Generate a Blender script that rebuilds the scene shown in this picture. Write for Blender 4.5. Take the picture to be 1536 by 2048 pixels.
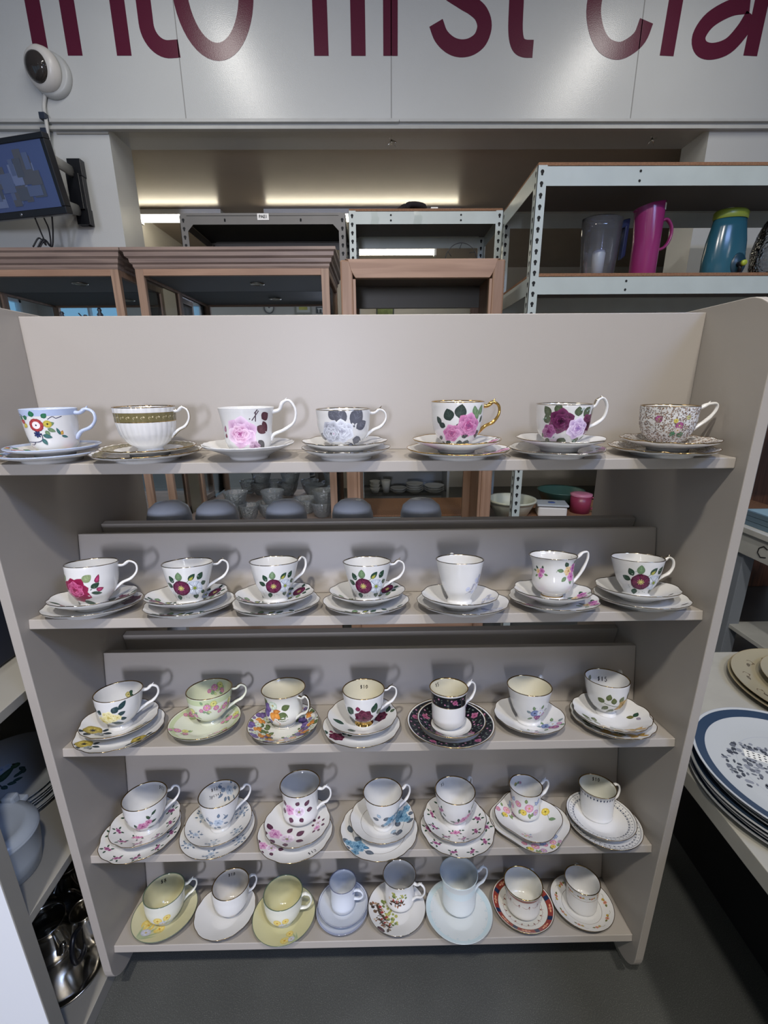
import bpy, math, random
import numpy as np
from math import pi, sin, cos, radians, hypot, atan2
from mathutils import Matrix, Vector
random.seed(4)
rng = np.random.RandomState(7)
S = bpy.context.scene
for o in list(bpy.data.objects): bpy.data.objects.remove(o)
COL = S.collection

# ------------------------------------------------------------------ camera
ZF = 1.17                       # floor is this far below the top shelf surface
CF, PITCH, YAW, ROLL = 875.0, radians(16.1708), radians(0.672), radians(-0.4346)
CAM = np.array([0.0186, -0.6382, 0.107 + ZF])
def ray(px, py):
    U, V = (px - 768) / CF, (py - 1024) / CF
    u = U * cos(ROLL) + V * sin(ROLL); v = -U * sin(ROLL) + V * cos(ROLL)
    y = cos(PITCH) - v * sin(PITCH); z = -v * cos(PITCH) - sin(PITCH)
    return np.array([u * cos(YAW) + y * sin(YAW), -u * sin(YAW) + y * cos(YAW), z])
def at(px, py, ax, val):       # the point where a sight line meets the plane x, y or z = val
    d = ray(px, py); return CAM + d * (val - CAM[ax]) / d[ax]
cd = bpy.data.cameras.new('camera'); cam = bpy.data.objects.new('camera', cd); COL.objects.link(cam)
fw = ray(768, 1024); rt = ray(768 + CF, 1024) - fw; up = fw - ray(768, 1024 + CF)
M = Matrix.Identity(4)
for i in range(3):
    M[i][0], M[i][1], M[i][2], M[i][3] = rt[i], up[i], -fw[i], CAM[i]
cam.matrix_world = M
cd.sensor_fit = 'HORIZONTAL'; cd.sensor_width = 36; cd.lens = CF / 1536 * 36; cd.clip_start = .02; cd.clip_end = 200
S.camera = cam

# ------------------------------------------------------------------ world, lights, exposure
S.view_settings.view_transform = 'Standard'; S.view_settings.look = 'None'
S.view_settings.gamma = 1; S.view_settings.use_curve_mapping = False
S.view_settings.exposure = -0.45
w = bpy.data.worlds.new('sky'); S.world = w; w.use_nodes = True
bg = w.node_tree.nodes['Background']; bg.inputs[0].default_value = (.30, .62, .95, 1); bg.inputs[1].default_value = 1.0
def area(name, loc, rot, sx, sy, power, col, shape='RECTANGLE', spread=180):
    l = bpy.data.lights.new(name, 'AREA'); l.shape = shape; l.size = sx; l.size_y = sy; l.energy = power; l.color = col
    l.spread = radians(spread)
    o = bpy.data.objects.new(name, l); o.location = loc; o.rotation_euler = rot; COL.objects.link(o); return o
CEIL = 3.35
area('downlight_lamp', (-.42, -1.35, CEIL - .025), (0, 0, 0), .15, .15, 70, (1, .935, .86), 'DISK')
area('downlight_lamp', (.62, -1.35, CEIL - .025), (0, 0, 0), .15, .15, 52, (1, .935, .86), 'DISK')
area('skylight_daylight', (2.0, -1.9, CEIL - .02), (0, 0, 0), 1.0, .6, 78, (.36, .52, 1.0))
area('window_daylight', (-.50, -4.93, 1.45), (radians(90), 0, 0), .5, .8, 165, (.78, .81, 1.0))
area('fluorescent_and_fill_light', (-.86, .95, CEIL - .09), (0, 0, 0), .10, 1.1, 16, (1, .97, .92))
area('fluorescent_and_fill_light', (1.38, .95, CEIL - .09), (0, 0, 0), .10, 1.1, 16, (1, .97, .92))
for _x in (-3.6, 3.2): area('fluorescent_and_fill_light', (_x, -3.2, CEIL - .09), (0, 0, 0), .10, 1.1, 22, (.95, .97, 1.0))  # added fill pair, brightens the room behind the camera

# ------------------------------------------------------------------ helpers
def lin(h):
    h = h.lstrip('#'); c = [int(h[i:i + 2], 16) / 255 for i in (0, 2, 4)]
    return [x / 12.92 if x <= .04045 else ((x + .055) / 1.055) ** 2.4 for x in c]
def link(o, parent=None):
    COL.objects.link(o)
    if parent is not None: o.parent = parent
    return o
def tag(o, label=None, cat=None, group=None, kind=None):
    if label: o['label'] = label
    if cat: o['category'] = cat
    if group: o['group'] = group
    if kind: o['kind'] = kind
    return o
def empty(name, loc=(0, 0, 0), rot=(0, 0, 0)):
    o = bpy.data.objects.new(name, None); o.location = loc; o.rotation_euler = rot; o.empty_display_size = .05
    return link(o)
def mat(name, base, rough=.5, metal=0, bump=0, bscale=40, vary=0, vscale=8, spec=.5, trans=0, ior=1.45, emit=None, coat=0, noise2=None):
    m = bpy.data.materials.new(name); m.use_nodes = True; n = m.node_tree.nodes; L = m.node_tree.links
    b = n['Principled BSDF']; c = lin(base) if isinstance(base, str) else base
    b.inputs['Base Color'].default_value = (*c, 1); b.inputs['Roughness'].default_value = rough; b.inputs['Metallic'].default_value = metal
    b.inputs['Specular IOR Level'].default_value = spec; b.inputs['Coat Weight'].default_value = coat
    if trans: b.inputs['Transmission Weight'].default_value = trans; b.inputs['IOR'].default_value = ior
    if emit: b.inputs['Emission Color'].default_value = (*lin(emit[0]), 1); b.inputs['Emission Strength'].default_value = emit[1]
    tc = n.new('ShaderNodeTexCoord')
    if vary:
        t = n.new('ShaderNodeTexNoise'); t.inputs['Scale'].default_value = vscale; t.inputs['Detail'].default_value = 5
        r = n.new('ShaderNodeValToRGB'); e = r.color_ramp.elements
        e[0].position = .3; e[1].position = .7
        e[0].color = (*[x * (1 - vary) for x in c], 1); e[1].color = (*[min(1, x * (1 + vary)) for x in c], 1)
        L.new(tc.outputs['Object'], t.inputs['Vector']); L.new(t.outputs['Fac'], r.inputs['Fac']); L.new(r.outputs['Color'], b.inputs['Base Color'])
    if bump:
        t = n.new('ShaderNodeTexNoise'); t.inputs['Scale'].default_value = bscale; t.inputs['Detail'].default_value = 3
        p = n.new('ShaderNodeBump'); p.inputs['Strength'].default_value = bump; p.inputs['Distance'].default_value = .002
        L.new(tc.outputs['Object'], t.inputs['Vector']); L.new(t.outputs['Fac'], p.inputs['Height']); L.new(p.outputs['Normal'], b.inputs['Normal'])
    return m
def wood(name, c1, c2, scale=9, rough=.45, axis=0, stretch=18):
    m = bpy.data.materials.new(name); m.use_nodes = True; n = m.node_tree.nodes; L = m.node_tree.links; b = n['Principled BSDF']
    tc = n.new('ShaderNodeTexCoord'); mp = n.new('ShaderNodeMapping'); sc = [stretch] * 3; sc[axis] = 1; mp.inputs['Scale'].default_value = sc
    t = n.new('ShaderNodeTexNoise'); t.inputs['Scale'].default_value = scale / 3; t.inputs['Detail'].default_value = 8; t.inputs['Distortion'].default_value = .6
    r = n.new('ShaderNodeValToRGB'); r.color_ramp.elements[0].position = .35; r.color_ramp.elements[1].position = .68
    r.color_ramp.elements[0].color = (*lin(c1), 1); r.color_ramp.elements[1].color = (*lin(c2), 1)
    L.new(tc.outputs['Object'], mp.inputs['Vector']); L.new(mp.outputs['Vector'], t.inputs['Vector']); L.new(t.outputs['Fac'], r.inputs['Fac'])
    L.new(r.outputs['Color'], b.inputs['Base Color']); b.inputs['Roughness'].default_value = rough
    return m
def glass(name, tint=(1, 1, 1), refl=.10, rough=.02, bump=0, body=0):
    m = bpy.data.materials.new(name); m.use_nodes = True; n = m.node_tree.nodes; L = m.node_tree.links
    for x in list(n):
        if x.type == 'BSDF_PRINCIPLED': n.remove(x)
    t = n.new('ShaderNodeBsdfTransparent'); t.inputs[0].default_value = (*tint, 1); g = n.new('ShaderNodeBsdfGlossy'); g.inputs['Roughness'].default_value = rough
    f = n.new('ShaderNodeLayerWeight'); f.inputs['Blend'].default_value = refl; mx = n.new('ShaderNodeMixShader')
    if bump:
        tx = n.new('ShaderNodeTexVoronoi'); tx.inputs['Scale'].default_value = 90; p = n.new('ShaderNodeBump'); p.inputs['Strength'].default_value = bump; p.inputs['Distance'].default_value = .004
        tc = n.new('ShaderNodeTexCoord'); L.new(tc.outputs['Object'], tx.inputs['Vector']); L.new(tx.outputs['Distance'], p.inputs['Height'])
        L.new(p.outputs['Normal'], g.inputs['Normal']); L.new(p.outputs['Normal'], f.inputs['Normal'])
    L.new(f.outputs['Fresnel'], mx.inputs[0]); L.new(t.outputs[0], mx.inputs[1]); L.new(g.outputs[0], mx.inputs[2])
    last = mx
    if body:
        d = n.new('ShaderNodeBsdfDiffuse'); d.inputs[0].default_value = (*[min(1, q * 1.02) for q in tint], 1); m2 = n.new('ShaderNodeMixShader'); m2.inputs[0].default_value = body
        L.new(mx.outputs[0], m2.inputs[1]); L.new(d.outputs[0], m2.inputs[2]); last = m2
    L.new(last.outputs[0], n['Material Output'].inputs['Surface'])
    return m

class MB:
    """collects boxes, prisms, tubes and lathes into one mesh"""
    def __init__(s): s.v = []; s.f = []; s.m = []; s.sm = []
    def add(s, vs, fs, mi=0, smooth=False):
        k = len(s.v); s.v += [tuple(map(float, p)) for p in vs]; s.f += [tuple(i + k for i in f) for f in fs]; s.m += [mi] * len(fs); s.sm += [smooth] * len(fs); return s
    def box(s, a, b, mi=0, ch=0):
        x0, y0, z0 = [min(a[i], b[i]) for i in range(3)]; x1, y1, z1 = [max(a[i], b[i]) for i in range(3)]
        V = [(x0, y0, z0), (x1, y0, z0), (x1, y1, z0), (x0, y1, z0), (x0, y0, z1), (x1, y0, z1), (x1, y1, z1), (x0, y1, z1)]
        return s.add(V, [(0, 3, 2, 1), (4, 5, 6, 7), (0, 1, 5, 4), (1, 2, 6, 5), (2, 3, 7, 6), (3, 0, 4, 7)], mi)
    def prism(s, pts, ax, a, b, mi=0, smooth=False):
        """outline pts (2D in the two axes other than ax) pushed from a to b"""
        def P(p, t):
            q = list(p); q.insert(ax, t); return q
        n = len(pts); V = [P(p, a) for p in pts] + [P(p, b) for p in pts]
        F = [tuple(range(n - 1, -1, -1)), tuple(range(n, 2 * n))]
        s.add(V, F, mi); k = len(s.v) - 2 * n
        for i in range(n):
            j = (i + 1) % n; s.f.append((k + i, k + j, k + n + j, k + n + i)); s.m.append(mi); s.sm.append(smooth)
        return s
    def tube(s, pts, r, n=10, mi=0, flat=1.0, cap=True):
        pts = [Vector(p) for p in pts]; rs = r if hasattr(r, '__len__') else [r] * len(pts); rings = []
        ref = None
        for i, p in enumerate(pts):
            t = (pts[min(i + 1, len(pts) - 1)] - pts[max(i - 1, 0)]).normalized()
            if ref is None: ref = Vector((0, 0, 1)) if abs(t.z) < .9 else Vector((1, 0, 0))
            a = (ref - t * ref.dot(t)).normalized(); ref = a; b = t.cross(a)
            rings.append([p + a * cos(2 * pi * k / n) * rs[i] + b * sin(2 * pi * k / n) * rs[i] * flat for k in range(n)])
        V = [q for R in rings for q in R]; F = []
        for i in range(len(pts) - 1):
            for k in range(n): F.append((i * n + k, i * n + (k + 1) % n, (i + 1) * n + (k + 1) % n, (i + 1) * n + k))
        if cap: F += [tuple(range(n - 1, -1, -1)), tuple((len(pts) - 1) * n + k for k in range(n))]
        return s.add(V, F, mi, True)
    def lathe(s, prof, n=40, c=(0, 0, 0), mi=0, sx=1, sy=1, fn=None, axis='z'):
        V = []
        for r, z in prof:
            for k in range(n):
                t = 2 * pi * k / n; rr = r * (fn(t, z) if fn else 1)
                x, y, zz = rr * cos(t) * sx, rr * sin(t) * sy, z
                if axis == 'y': x, y, zz = x, z, y
                if axis == 'x': x, y, zz = z, x, y
                V.append((c[0] + x, c[1] + y, c[2] + zz))
        F = [(i * n + k, i * n + (k + 1) % n, (i + 1) * n + (k + 1) % n, (i + 1) * n + k) for i in range(len(prof) - 1) for k in range(n)]
        return s.add(V, F, mi, True)
    def build(s, name, mats, parent=None, bevel=0, seg=2, loc=None, rot=None):
        me = bpy.data.meshes.new(name); me.from_pydata(s.v, [], s.f)
        for m in (mats if isinstance(mats, (list, tuple)) else [mats]): me.materials.append(m)
        me.polygons.foreach_set('material_index', s.m); me.polygons.foreach_set('use_smooth', s.sm); me.validate(); me.update()
        o = bpy.data.objects.new(name, me); link(o, parent)
        if loc: o.location = loc
        if rot: o.rotation_euler = rot
        if bevel:
            b = o.modifiers.new('b', 'BEVEL'); b.width = bevel; b.segments = seg; b.limit_method = 'ANGLE'; b.angle_limit = radians(35); b.harden_normals = False
        return o
def cat_rom(P, n=8):
    P = [np.array(p, float) for p in P]; Q = [2 * P[0] - P[1]] + P + [2 * P[-1] - P[-2]]; out = []
    for i in range(1, len(Q) - 2):
        for k in range(n):
            t = k / n; a, b, c, d = Q[i - 1], Q[i], Q[i + 1], Q[i + 2]
            out.append(.5 * ((2 * b) + (c - a) * t + (2 * a - 5 * b + 4 * c - d) * t * t + (3 * b - a - 3 * c + d) * t ** 3))
    out.append(P[-1]); return out

# ------------------------------------------------------------------ materials
LAM = mat('laminate_beige', '#a49e96', .42, vary=.02, vscale=3, bump=.05, bscale=900)
WALLM = mat('painted_wall', '#bbbdbb', .25, bump=.22, bscale=260, vary=.025, vscale=2.5)
WALL2 = mat('matt_wall', '#c9c6c0', .7, bump=.1, bscale=120, vary=.03, vscale=3)
CEILM = mat('gloss_ceiling', '#a79a8c', .30, bump=.12, bscale=30, vary=.05, vscale=4)
CEIL2 = mat('dark_ceiling', '#8f8f8c', .8)
MAROON = mat('maroon_vinyl', '#551a30', .30, bump=.18, bscale=260)
RACK = mat('rack_enamel', '#b9c2bd', .38, vary=.05, vscale=9)
RACKG = mat('rack_grey', '#6c6a66', .42, vary=.06, vscale=9)
DARK = mat('dark_hole', '#141517', .8)
BLACK = mat('black_plastic', '#17191f', .35)
CHIPU = mat('grey_underside', '#6a6a68', .6)
CHIP = mat('chipboard', '#8a6448', .8, vary=.25, vscale=160)
OAK = wood('oak', '#7d6a60', '#9c8779', 8, .45, 0)
OAKV = wood('oak_upright', '#856a56', '#a88a72', 8, .45, 2)
OAKL = wood('oak_pale', '#94735c', '#ad8b72', 7, .42, 0)
OAKLV = wood('oak_pale_upright', '#90715a', '#a98870', 7, .42, 2)
MIRROR = mat('mirror', '#dfe3e6', .015, metal=1)
GLASS = glass('cabinet_glass', (.97, .98, .98), .06)
CRYSTAL = glass('cut_crystal', (.93, .95, .95), .40, .08, 1.0, body=.14)
STEEL = mat('polished_steel', '#cfcbc2', .17, metal=1)
WHITEP = mat('white_plastic', '#dcdcd6', .35)
WHITEB = mat('white_board', '#dfe2e6', .45)
GREYB = mat('grey_board', '#8d8b84', .55, vary=.04, vscale=5)
PAPER = mat('label_paper', '#e9e8e2', .7)
INK = mat('ink', '#101014', .6)
CLEAR = glass('clear_plastic', (.93, .94, .96), .30, .05, body=.05)
TAPE = glass('clear_tape', (.93, .94, .93), .25, .12)

# floor: dark grey flecked vinyl
TRIMM = mat('trim_paint', '#b0b1ae', .45, vary=.05, vscale=14)
FLOOR = bpy.data.materials.new('flecked_vinyl'); FLOOR.use_nodes = True
_n = FLOOR.node_tree.nodes; _l = FLOOR.node_tree.links; _b = _n['Principled BSDF']; _b.inputs['Roughness'].default_value = .38
_tc = _n.new('ShaderNodeTexCoord'); _v = _n.new('ShaderNodeTexNoise'); _v.inputs['Scale'].default_value = 620; _v.inputs['Detail'].default_value = 2
_r = _n.new('ShaderNodeValToRGB'); _e = _r.color_ramp.elements; _e[0].position = .32; _e[0].color = (*lin('#474947'), 1); _e[1].position = .60; _e[1].color = (*lin('#5a5c59'), 1)
_x = _r.color_ramp.elements.new(.76); _x.color = (*lin('#8c8e8a'), 1)
_v2 = _n.new('ShaderNodeTexNoise'); _v2.inputs['Scale'].default_value = 5; _mx = _n.new('ShaderNodeMixRGB'); _mx.blend_type = 'MULTIPLY'; _mx.inputs[0].default_value = .5
_l.new(_tc.outputs['Object'], _v.inputs['Vector']); _l.new(_tc.outputs['Object'], _v2.inputs['Vector']); _l.new(_v.outputs['Fac'], _r.inputs['Fac'])
_l.new(_r.outputs['Color'], _mx.inputs[1]); _l.new(_v2.outputs['Fac'], _mx.inputs[2]); _l.new(_mx.outputs[0], _b.inputs['Base Color'])

# porcelain: printed colour from the mesh, gilding where the colour's alpha is 0
CHINA = bpy.data.materials.new('printed_china'); CHINA.use_nodes = True
_n = CHINA.node_tree.nodes; _l = CHINA.node_tree.links; _b = _n['Principled BSDF']; _b.inputs['Roughness'].default_value = .13
_a = _n.new('ShaderNodeAttribute'); _a.attribute_name = 'Col'; _i = _n.new('ShaderNodeMath'); _i.operation = 'SUBTRACT'; _i.inputs[0].default_value = 1
_l.new(_a.outputs['Color'], _b.inputs['Base Color']); _l.new(_a.outputs['Alpha'], _i.inputs[1]); _l.new(_i.outputs[0], _b.inputs['Metallic'])
_b.inputs['Coat Weight'].default_value = .15; _b.inputs['Coat Roughness'].default_value = .05

# ------------------------------------------------------------------ the room
XL, XR, YB, YW = -6.6, 5.2, -5.0, 2.05
def struct(name, m, *boxes):
    b = MB()
    for q in boxes: b.box(*q)
    return tag(b.build(name, m), kind='structure')
struct('floor', FLOOR, ((XL - .1, YB - 3, -.06), (XR + .1, 5.2, 0)))
struct('ceiling', CEIL2, ((XL - .1, YB - .1, CEIL), (XR + .1, YW + .2, CEIL + .08)))
OX0, OX1, OZ = -1.333, 1.742, 2.54        # opening under the sign wall
struct('wall_sign', WALLM, ((XL, YW, OZ), (XR, YW + .22, CEIL)), ((XL, YW, 0), (OX0, YW + .22, OZ)), ((OX1, YW, 0), (XR, YW + .22, OZ)))
struct('wall_right', WALL2, ((XR, YB, 0), (XR + .1, 5.2, CEIL)))
struct('wall_back_room', WALL2, ((XL, 4.9, 0), (XR, 5.0, 2.7)))
struct('wall_side_room', WALL2, ((-1.9, YW + .22, 0), (-1.8, 4.9, 2.7)))
struct('ceiling_back_room', CEILM, ((XL, YW + .22, 2.555), (XR, 5.0, 2.65)))
# shopfront: wall behind the camera with tall windows, and the same on the left
def window_wall(name, axis, c, a0, a1, wins, t=.1, m=WALL2):
    """wall at axis=c from a0 to a1 with openings wins=[(u0,u1,z0,z1)]"""
    b = MB(); us = sorted(set([a0, a1] + [u for q in wins for u in q[:2]]))
    def bx(u0, u1, z0, z1):
        if axis == 1: b.box((u0, c - t, z0), (u1, c, z1))
        else: b.box((c - t, u0, z0), (c, u1, z1))
    for u0, u1 in zip(us, us[1:]):
        q = [k for k in wins if k[0] <= u0 + 1e-6 and k[1] >= u1 - 1e-6]
        if q:
            if q[0][2] > 0: bx(u0, u1, 0, q[0][2])
            bx(u0, u1, q[0][3], CEIL)
        else: bx(u0, u1, 0, CEIL)
    tag(b.build(name, m), kind='structure')
WB = [(-6.3, -4.9, .9, 2.84), (-4.5, -3.4, .9, 2.84), (-.80, -.20, .95, 1.95), (1.3, 3.2, 1.2, 2.6)]
WLf = [(-4.6, -3.1, .9, 2.84), (-2.6, -1.4, .9, 2.84)]
window_wall('wall_back', 1, YB, XL, XR, WB)
window_wall('wall_left', 0, XL, YB, 5.2, WLf)
wi = 0
for ax, c, wins in ((1, YB, WB), (0, XL, WLf)):
    for u0, u1, z0, z1 in wins:
        wi += 1; b = MB(); um = (u0 + u1) / 2
        def bx(p0, p1, q0, q1, d0=-.07, d1=.015):
            if ax == 1: b.box((p0, c + d0, q0), (p1, c + d1, q1))
            else: b.box((c + d0, p0, q0), (c + d1, p1, q1))
        bx(u0, u0 + .05, z0, z1); bx(u1 - .05, u1, z0, z1); bx(u0, u1, z0, z0 + .05); bx(u0, u1, z1 - .05, z1); bx(um - .02, um + .02, z0, z1)
        f = tag(b.build('window_%d' % wi, WHITEB), kind='structure')
        b = MB()
        bx(u0 + .05, um - .02, z0 + .05, z1 - .05, -.032, -.028); bx(um + .02, u1 - .05, z0 + .05, z1 - .05, -.032, -.028)
        b.build('pane', GLASS, f)
# mouldings along the lower edge of the sign wall
b = MB(); z1 = at(768, 240, 1, YW)[2]; z2 = at(768, 248, 1, YW)[2]; z3 = at(768, 252, 1, YW)[2]; z4 = at(768, 263, 1, YW)[2]
b.prism([(YW, z1), (YW - .022, z1 - .003), (YW - .022, z2), (YW, z2)], 0, XL, .14)
b.prism([(YW, z1), (YW - .019, z1 - .003), (YW - .019, z2 + .002), (YW, z2 + .002)], 0, .143, XR)
tag(b.build('trim_1', TRIMM), kind='structure')
b = MB(); b.prism([(YW, z3), (YW - .012, z3 - .002), (YW - .018, z4 + .012), (YW - .026, z4), (YW, z4)], 0, XL, XR)
tag(b.build('trim_2', TRIMM), kind='structure')
b = MB(); b.box((OX0 - .26, YW - .006, z4 - .012), (OX0, YW, z4 - .004)); tag(b.build('trim_3', GREYB), kind='structure')
SEAM = mat('panel_seam', '#8d8d8a', .8)  # plain grey for the joints between wall panels
for i, (p, q) in enumerate((((345, 0), (373, 236)), ((782, 0), (783, 238)), ((1280, 0), (1270, 236)))):
    A, B = at(*p, 1, YW), at(*q, 1, YW); xm = (A[0] + B[0]) / 2
    b = MB(); b.box((xm - .0022, YW - .0012, z1), (xm + .0022, YW, CEIL)); tag(b.build('trim_%d' % (4 + i), SEAM), kind='structure')

# painted slogan, flat lettering on the wall: strokes in wall coordinates
def wl(px, py): p = at(px, py, 1, YW); return np.array([p[0], p[2]])
MPP = at(769, 100, 1, YW)[0] - at(768, 100, 1, YW)[0]
SW = .0705; BASE = wl(700, 112)[1]; XH = .56
def stroke(b, pts, wd, lay, cap=0):
    pts = [np.array(p, float) for p in pts]; L, R = [], []
    for i, p in enumerate(pts):
        t = pts[min(i + 1, len(pts) - 1)] - pts[max(i - 1, 0)]; t /= np.linalg.norm(t); n = np.array([-t[1], t[0]]) * wd / 2
        L.append(p + n); R.append(p - n)
    y = YW - .0012 - lay * .00025
    k = len(pts); V = [(a[0], y, a[1]) for a in L] + [(a[0], y, a[1]) for a in R]
    V += [(a[0], YW, a[1]) for a in L] + [(a[0], YW, a[1]) for a in R]
    F = []
    for i in range(k - 1):
        F += [(i, i + 1, k + i + 1, k + i), (2 * k + i, i, i + 1, 2 * k + i + 1)[::1], (3 * k + i, 3 * k + i + 1, k + i + 1, k + i)]
    b.add(V, F)
def arc(cx, cz, rx, rz, a0, a1, n=28): return [(cx + rx * cos(radians(a0 + (a1 - a0) * i / n)), cz + rz * sin(radians(a0 + (a1 - a0) * i / n))) for i in range(n + 1)]
TOPZ = CEIL - .02
def letter(name, label, strokes):
    b = MB()
    for i, (pts, wd) in enumerate(strokes): stroke(b, pts, wd, i)
    o = b.build(name, MAROON); tag(o, label, 'letter', 'maroon slogan lettering on the wall')
def xb(px): return wl(px, 112)[0]
h = SW / 2
def vs(x, z0=None, z1=None): return ([(x, BASE if z0 is None else z0), (x, BASE + XH if z1 is None else z1)], SW)
X = xb(84); letter('letter_i', 'maroon letter i, first of the slogan, behind the round sensor', [vs(X), vs(X, BASE + XH + .07, BASE + XH + .14)])
X1, X2 = xb(151), xb(249)
letter('letter_n', 'maroon letter n beside the round sensor', [vs(X1), ([(X2, BASE)] + [(X2, BASE + .33)] + arc((X1 + X2) / 2, BASE + .36, (X2 - X1) / 2, .165, 0, 180)[1:], SW)])
X = xb(325)
letter('letter_t', 'maroon letter t ending the word into, hooked foot crossing the seam', [([(X - .06, BASE + XH + .10)] + [(X - .06, BASE + .30)] + arc(X + .035, BASE + .125, .095, .10, 180, 275, 12) + [(xb(358) + .005, BASE + .028)], SW), ([(X - .14, BASE + XH - .05), (X + .09, BASE + XH - .05)], SW * .9)])
C = xb(437)
letter('letter_o', 'maroon round letter o with shiny highlight', [(arc(C, BASE + .265, .158, .25, 0, 360, 48), SW)])
X = xb(643)
letter('letter_f', 'maroon letter f starting the word first', [([(X, BASE), (X, BASE + XH + .08)] + arc(X + .10, BASE + XH + .08, .10, .1, 180, 95, 8), SW), ([(X - .10, BASE + XH - .05), (X + .12, BASE + XH - .05)], SW * .9)])
X = xb(717); letter('letter_i', 'maroon letter i in the middle word first', [vs(X), vs(X, BASE + XH + .07, BASE + XH + .14)])
X = xb(781); letter('letter_r', 'maroon letter r on the middle panel seam', [vs(X), (arc(X + .12, BASE + .36, .12, .165, 180, 80, 10), SW)])
c = wl(918, 60); cx = c[0]
spts = [wl(872, 46)] + [wl(*p) for p in ((882, 72), (900, 90), (921, 97), (943, 93), (961, 78), (969, 52), (962, 28), (945, 12), (925, 0))]
tz = spts[-1]
spts += [(tz[0] - .09, tz[1] + .05), (tz[0] - .14, tz[1] + .13), (tz[0] - .11, tz[1] + .22), (tz[0] + .0, tz[1] + .26), (tz[0] + .1, tz[1] + .22)]
letter('letter_s', 'maroon curving letter s in the middle word', [(cat_rom(spts, 5), SW)])
p0 = [wl(*p) for p in ((1033, 0), (1031, 60), (1036, 88), (1048, 97), (1066, 98))]
letter('letter_t', 'maroon letter t ending the middle word first', [([(p0[0][0], BASE + XH + .1)] + cat_rom(p0, 5), SW), ([(p0[0][0] - .11, BASE + XH - .05), (p0[0][0] + .11, BASE + XH - .05)], SW * .9)])
cpts = [wl(*p) for p in ((1293, 42), (1280, 74), (1258, 94), (1234, 102), (1208, 90), (1192, 58), (1188, 10))]
tz = cpts[-1]; cpts += [(tz[0] + .03, tz[1] + .12), (tz[0] + .14, tz[1] + .2), (tz[0] + .27, tz[1] + .12)]
letter('letter_c', 'maroon letter c in the brightest glare', [(cat_rom(cpts, 5), SW)])
A, B = wl(1333, 112), wl(1352, 0)
letter('letter_l', 'maroon slanting letter l between c and a', [([A, B + (B - A) * .9], SW * .98)])
apts = [wl(*p) for p in ((1500, 10), (1462, 16), (1420, 40), (1398, 72), (1402, 96), (1424, 103), (1456, 92), (1484, 62), (1504, 30))]
A, B = wl(1500, 112), wl(1524, 0)
letter('letter_a', 'maroon letter a, last one in view', [(cat_rom(apts, 5), SW * .95), ([A, B + (B - A) * .6], SW * .98)])

# ------------------------------------------------------------------ lights fittings
def batten(x, y, z, along, L, label):
    r = empty('fluorescent_fitting', (x, y, z)); tag(r, label, 'ceiling light', 'fluorescent fittings')
    e = (L / 2, .05) if along == 'x' else (.05, L / 2)
    b = MB(); b.box((-e[0], -e[1], -.03), (e[0], e[1], 0)); b.build('housing', WHITEB, r, bevel=.004)
    return r
for x, l in ((-.86, 'white fluorescent batten on the ceiling, towards the television'), (1.38, 'white fluorescent batten on the ceiling, towards the pink jug')): batten(x, .95, CEIL, 'y', 1.2, l)
for x, l in ((-.42, 'small round downlight in the ceiling, nearer the silver teapots'), (.62, 'small round downlight in the ceiling, nearer the blue banded plates')):
    b = MB(); b.lathe([(.085, 0), (.105, 0), (.11, -.008), (.085, -.02), (.085, 0)], 32); o = b.build('downlight', WHITEB, loc=(x, -1.35, CEIL)); tag(o, l, 'ceiling light', 'downlights')
b = MB(); b.box((1.45, -2.24, CEIL - .012), (2.55, -2.2, CEIL)); b.box((1.45, -1.6, CEIL - .012), (2.55, -1.56, CEIL)); b.box((1.45, -2.2, CEIL - .012), (1.5, -1.6, CEIL)); b.box((2.5, -2.2, CEIL - .012), (2.55, -1.6, CEIL))
tag(b.build('window_9', WHITEB), kind='structure')
TUBE = mat('lit_tube', '#ffffff', .5, emit=('#fff3d6', 20))
for x0, x1, l in ((-1.78, -1.145, 'lit fluorescent tube above the grey rack'), (-.823, .66, 'long lit fluorescent tube above the white rack')):
    zt = 2.545; yt = 3.2
    r = empty('fluorescent_fitting', ((x0 + x1) / 2, yt, zt)); tag(r, l, 'ceiling light', 'back room tubes'); L = (x1 - x0) / 2
    b = MB(); b.box((-L, -.045, -.025), (L, .045, .008)); b.box((-L, -.03, -.075), (-L + .02, .03, -.025)); b.box((L - .02, -.03, -.075), (L, .03, -.025)); b.build('housing', WHITEB, r)
    b = MB(); b.tube([(-L + .02, 0, -.05), (L - .02, 0, -.05)], .016, 12); b.build('tube', TUBE, r)

for _x in (-3.6, 3.2): batten(_x, -3.2, CEIL, 'y', 1.2, 'added fill light batten over the shopfront, ' + ('left end' if _x < 0 else 'right end'))  # housings for the added fill pair

struct('light_blocker', WALL2, ((-.16, -2.6, 0), (1.9, -2.5, 1.95)))  # added slab out of view, keeps window light off the display's right half

# ------------------------------------------------------------------ the china display unit
HW, TH, T1, TAU = .55, .0163, .0163, radians(10.2062)
SD, HR, D1, HB, YC = .1302, .1196, .1213, .2158, .192
SHZ = [None, ZF, ZF - .2558 + .0030, ZF - .5116 + .0015, ZF - .7674 - .0003, ZF - 1.0232]
def shelf_pt(i, x, d, h):
    if i == 1: return (x, d, ZF + h)
    return (x, d * cos(TAU) + h * sin(TAU), SHZ[i] - d * sin(TAU) + h * cos(TAU))
unit = tag(empty('display_shelf', (0, YC, 0)), 'beige laminate double-sided china display shelf with five rows of teacups', 'display shelf')
def upart(b, name, label=None, bev=.0012):
    b.v = [(x, y - YC, z) for x, y, z in b.v]
    o = b.build(name, LAM, unit, bevel=bev)
    if label: o['label'] = label
    return o
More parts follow.
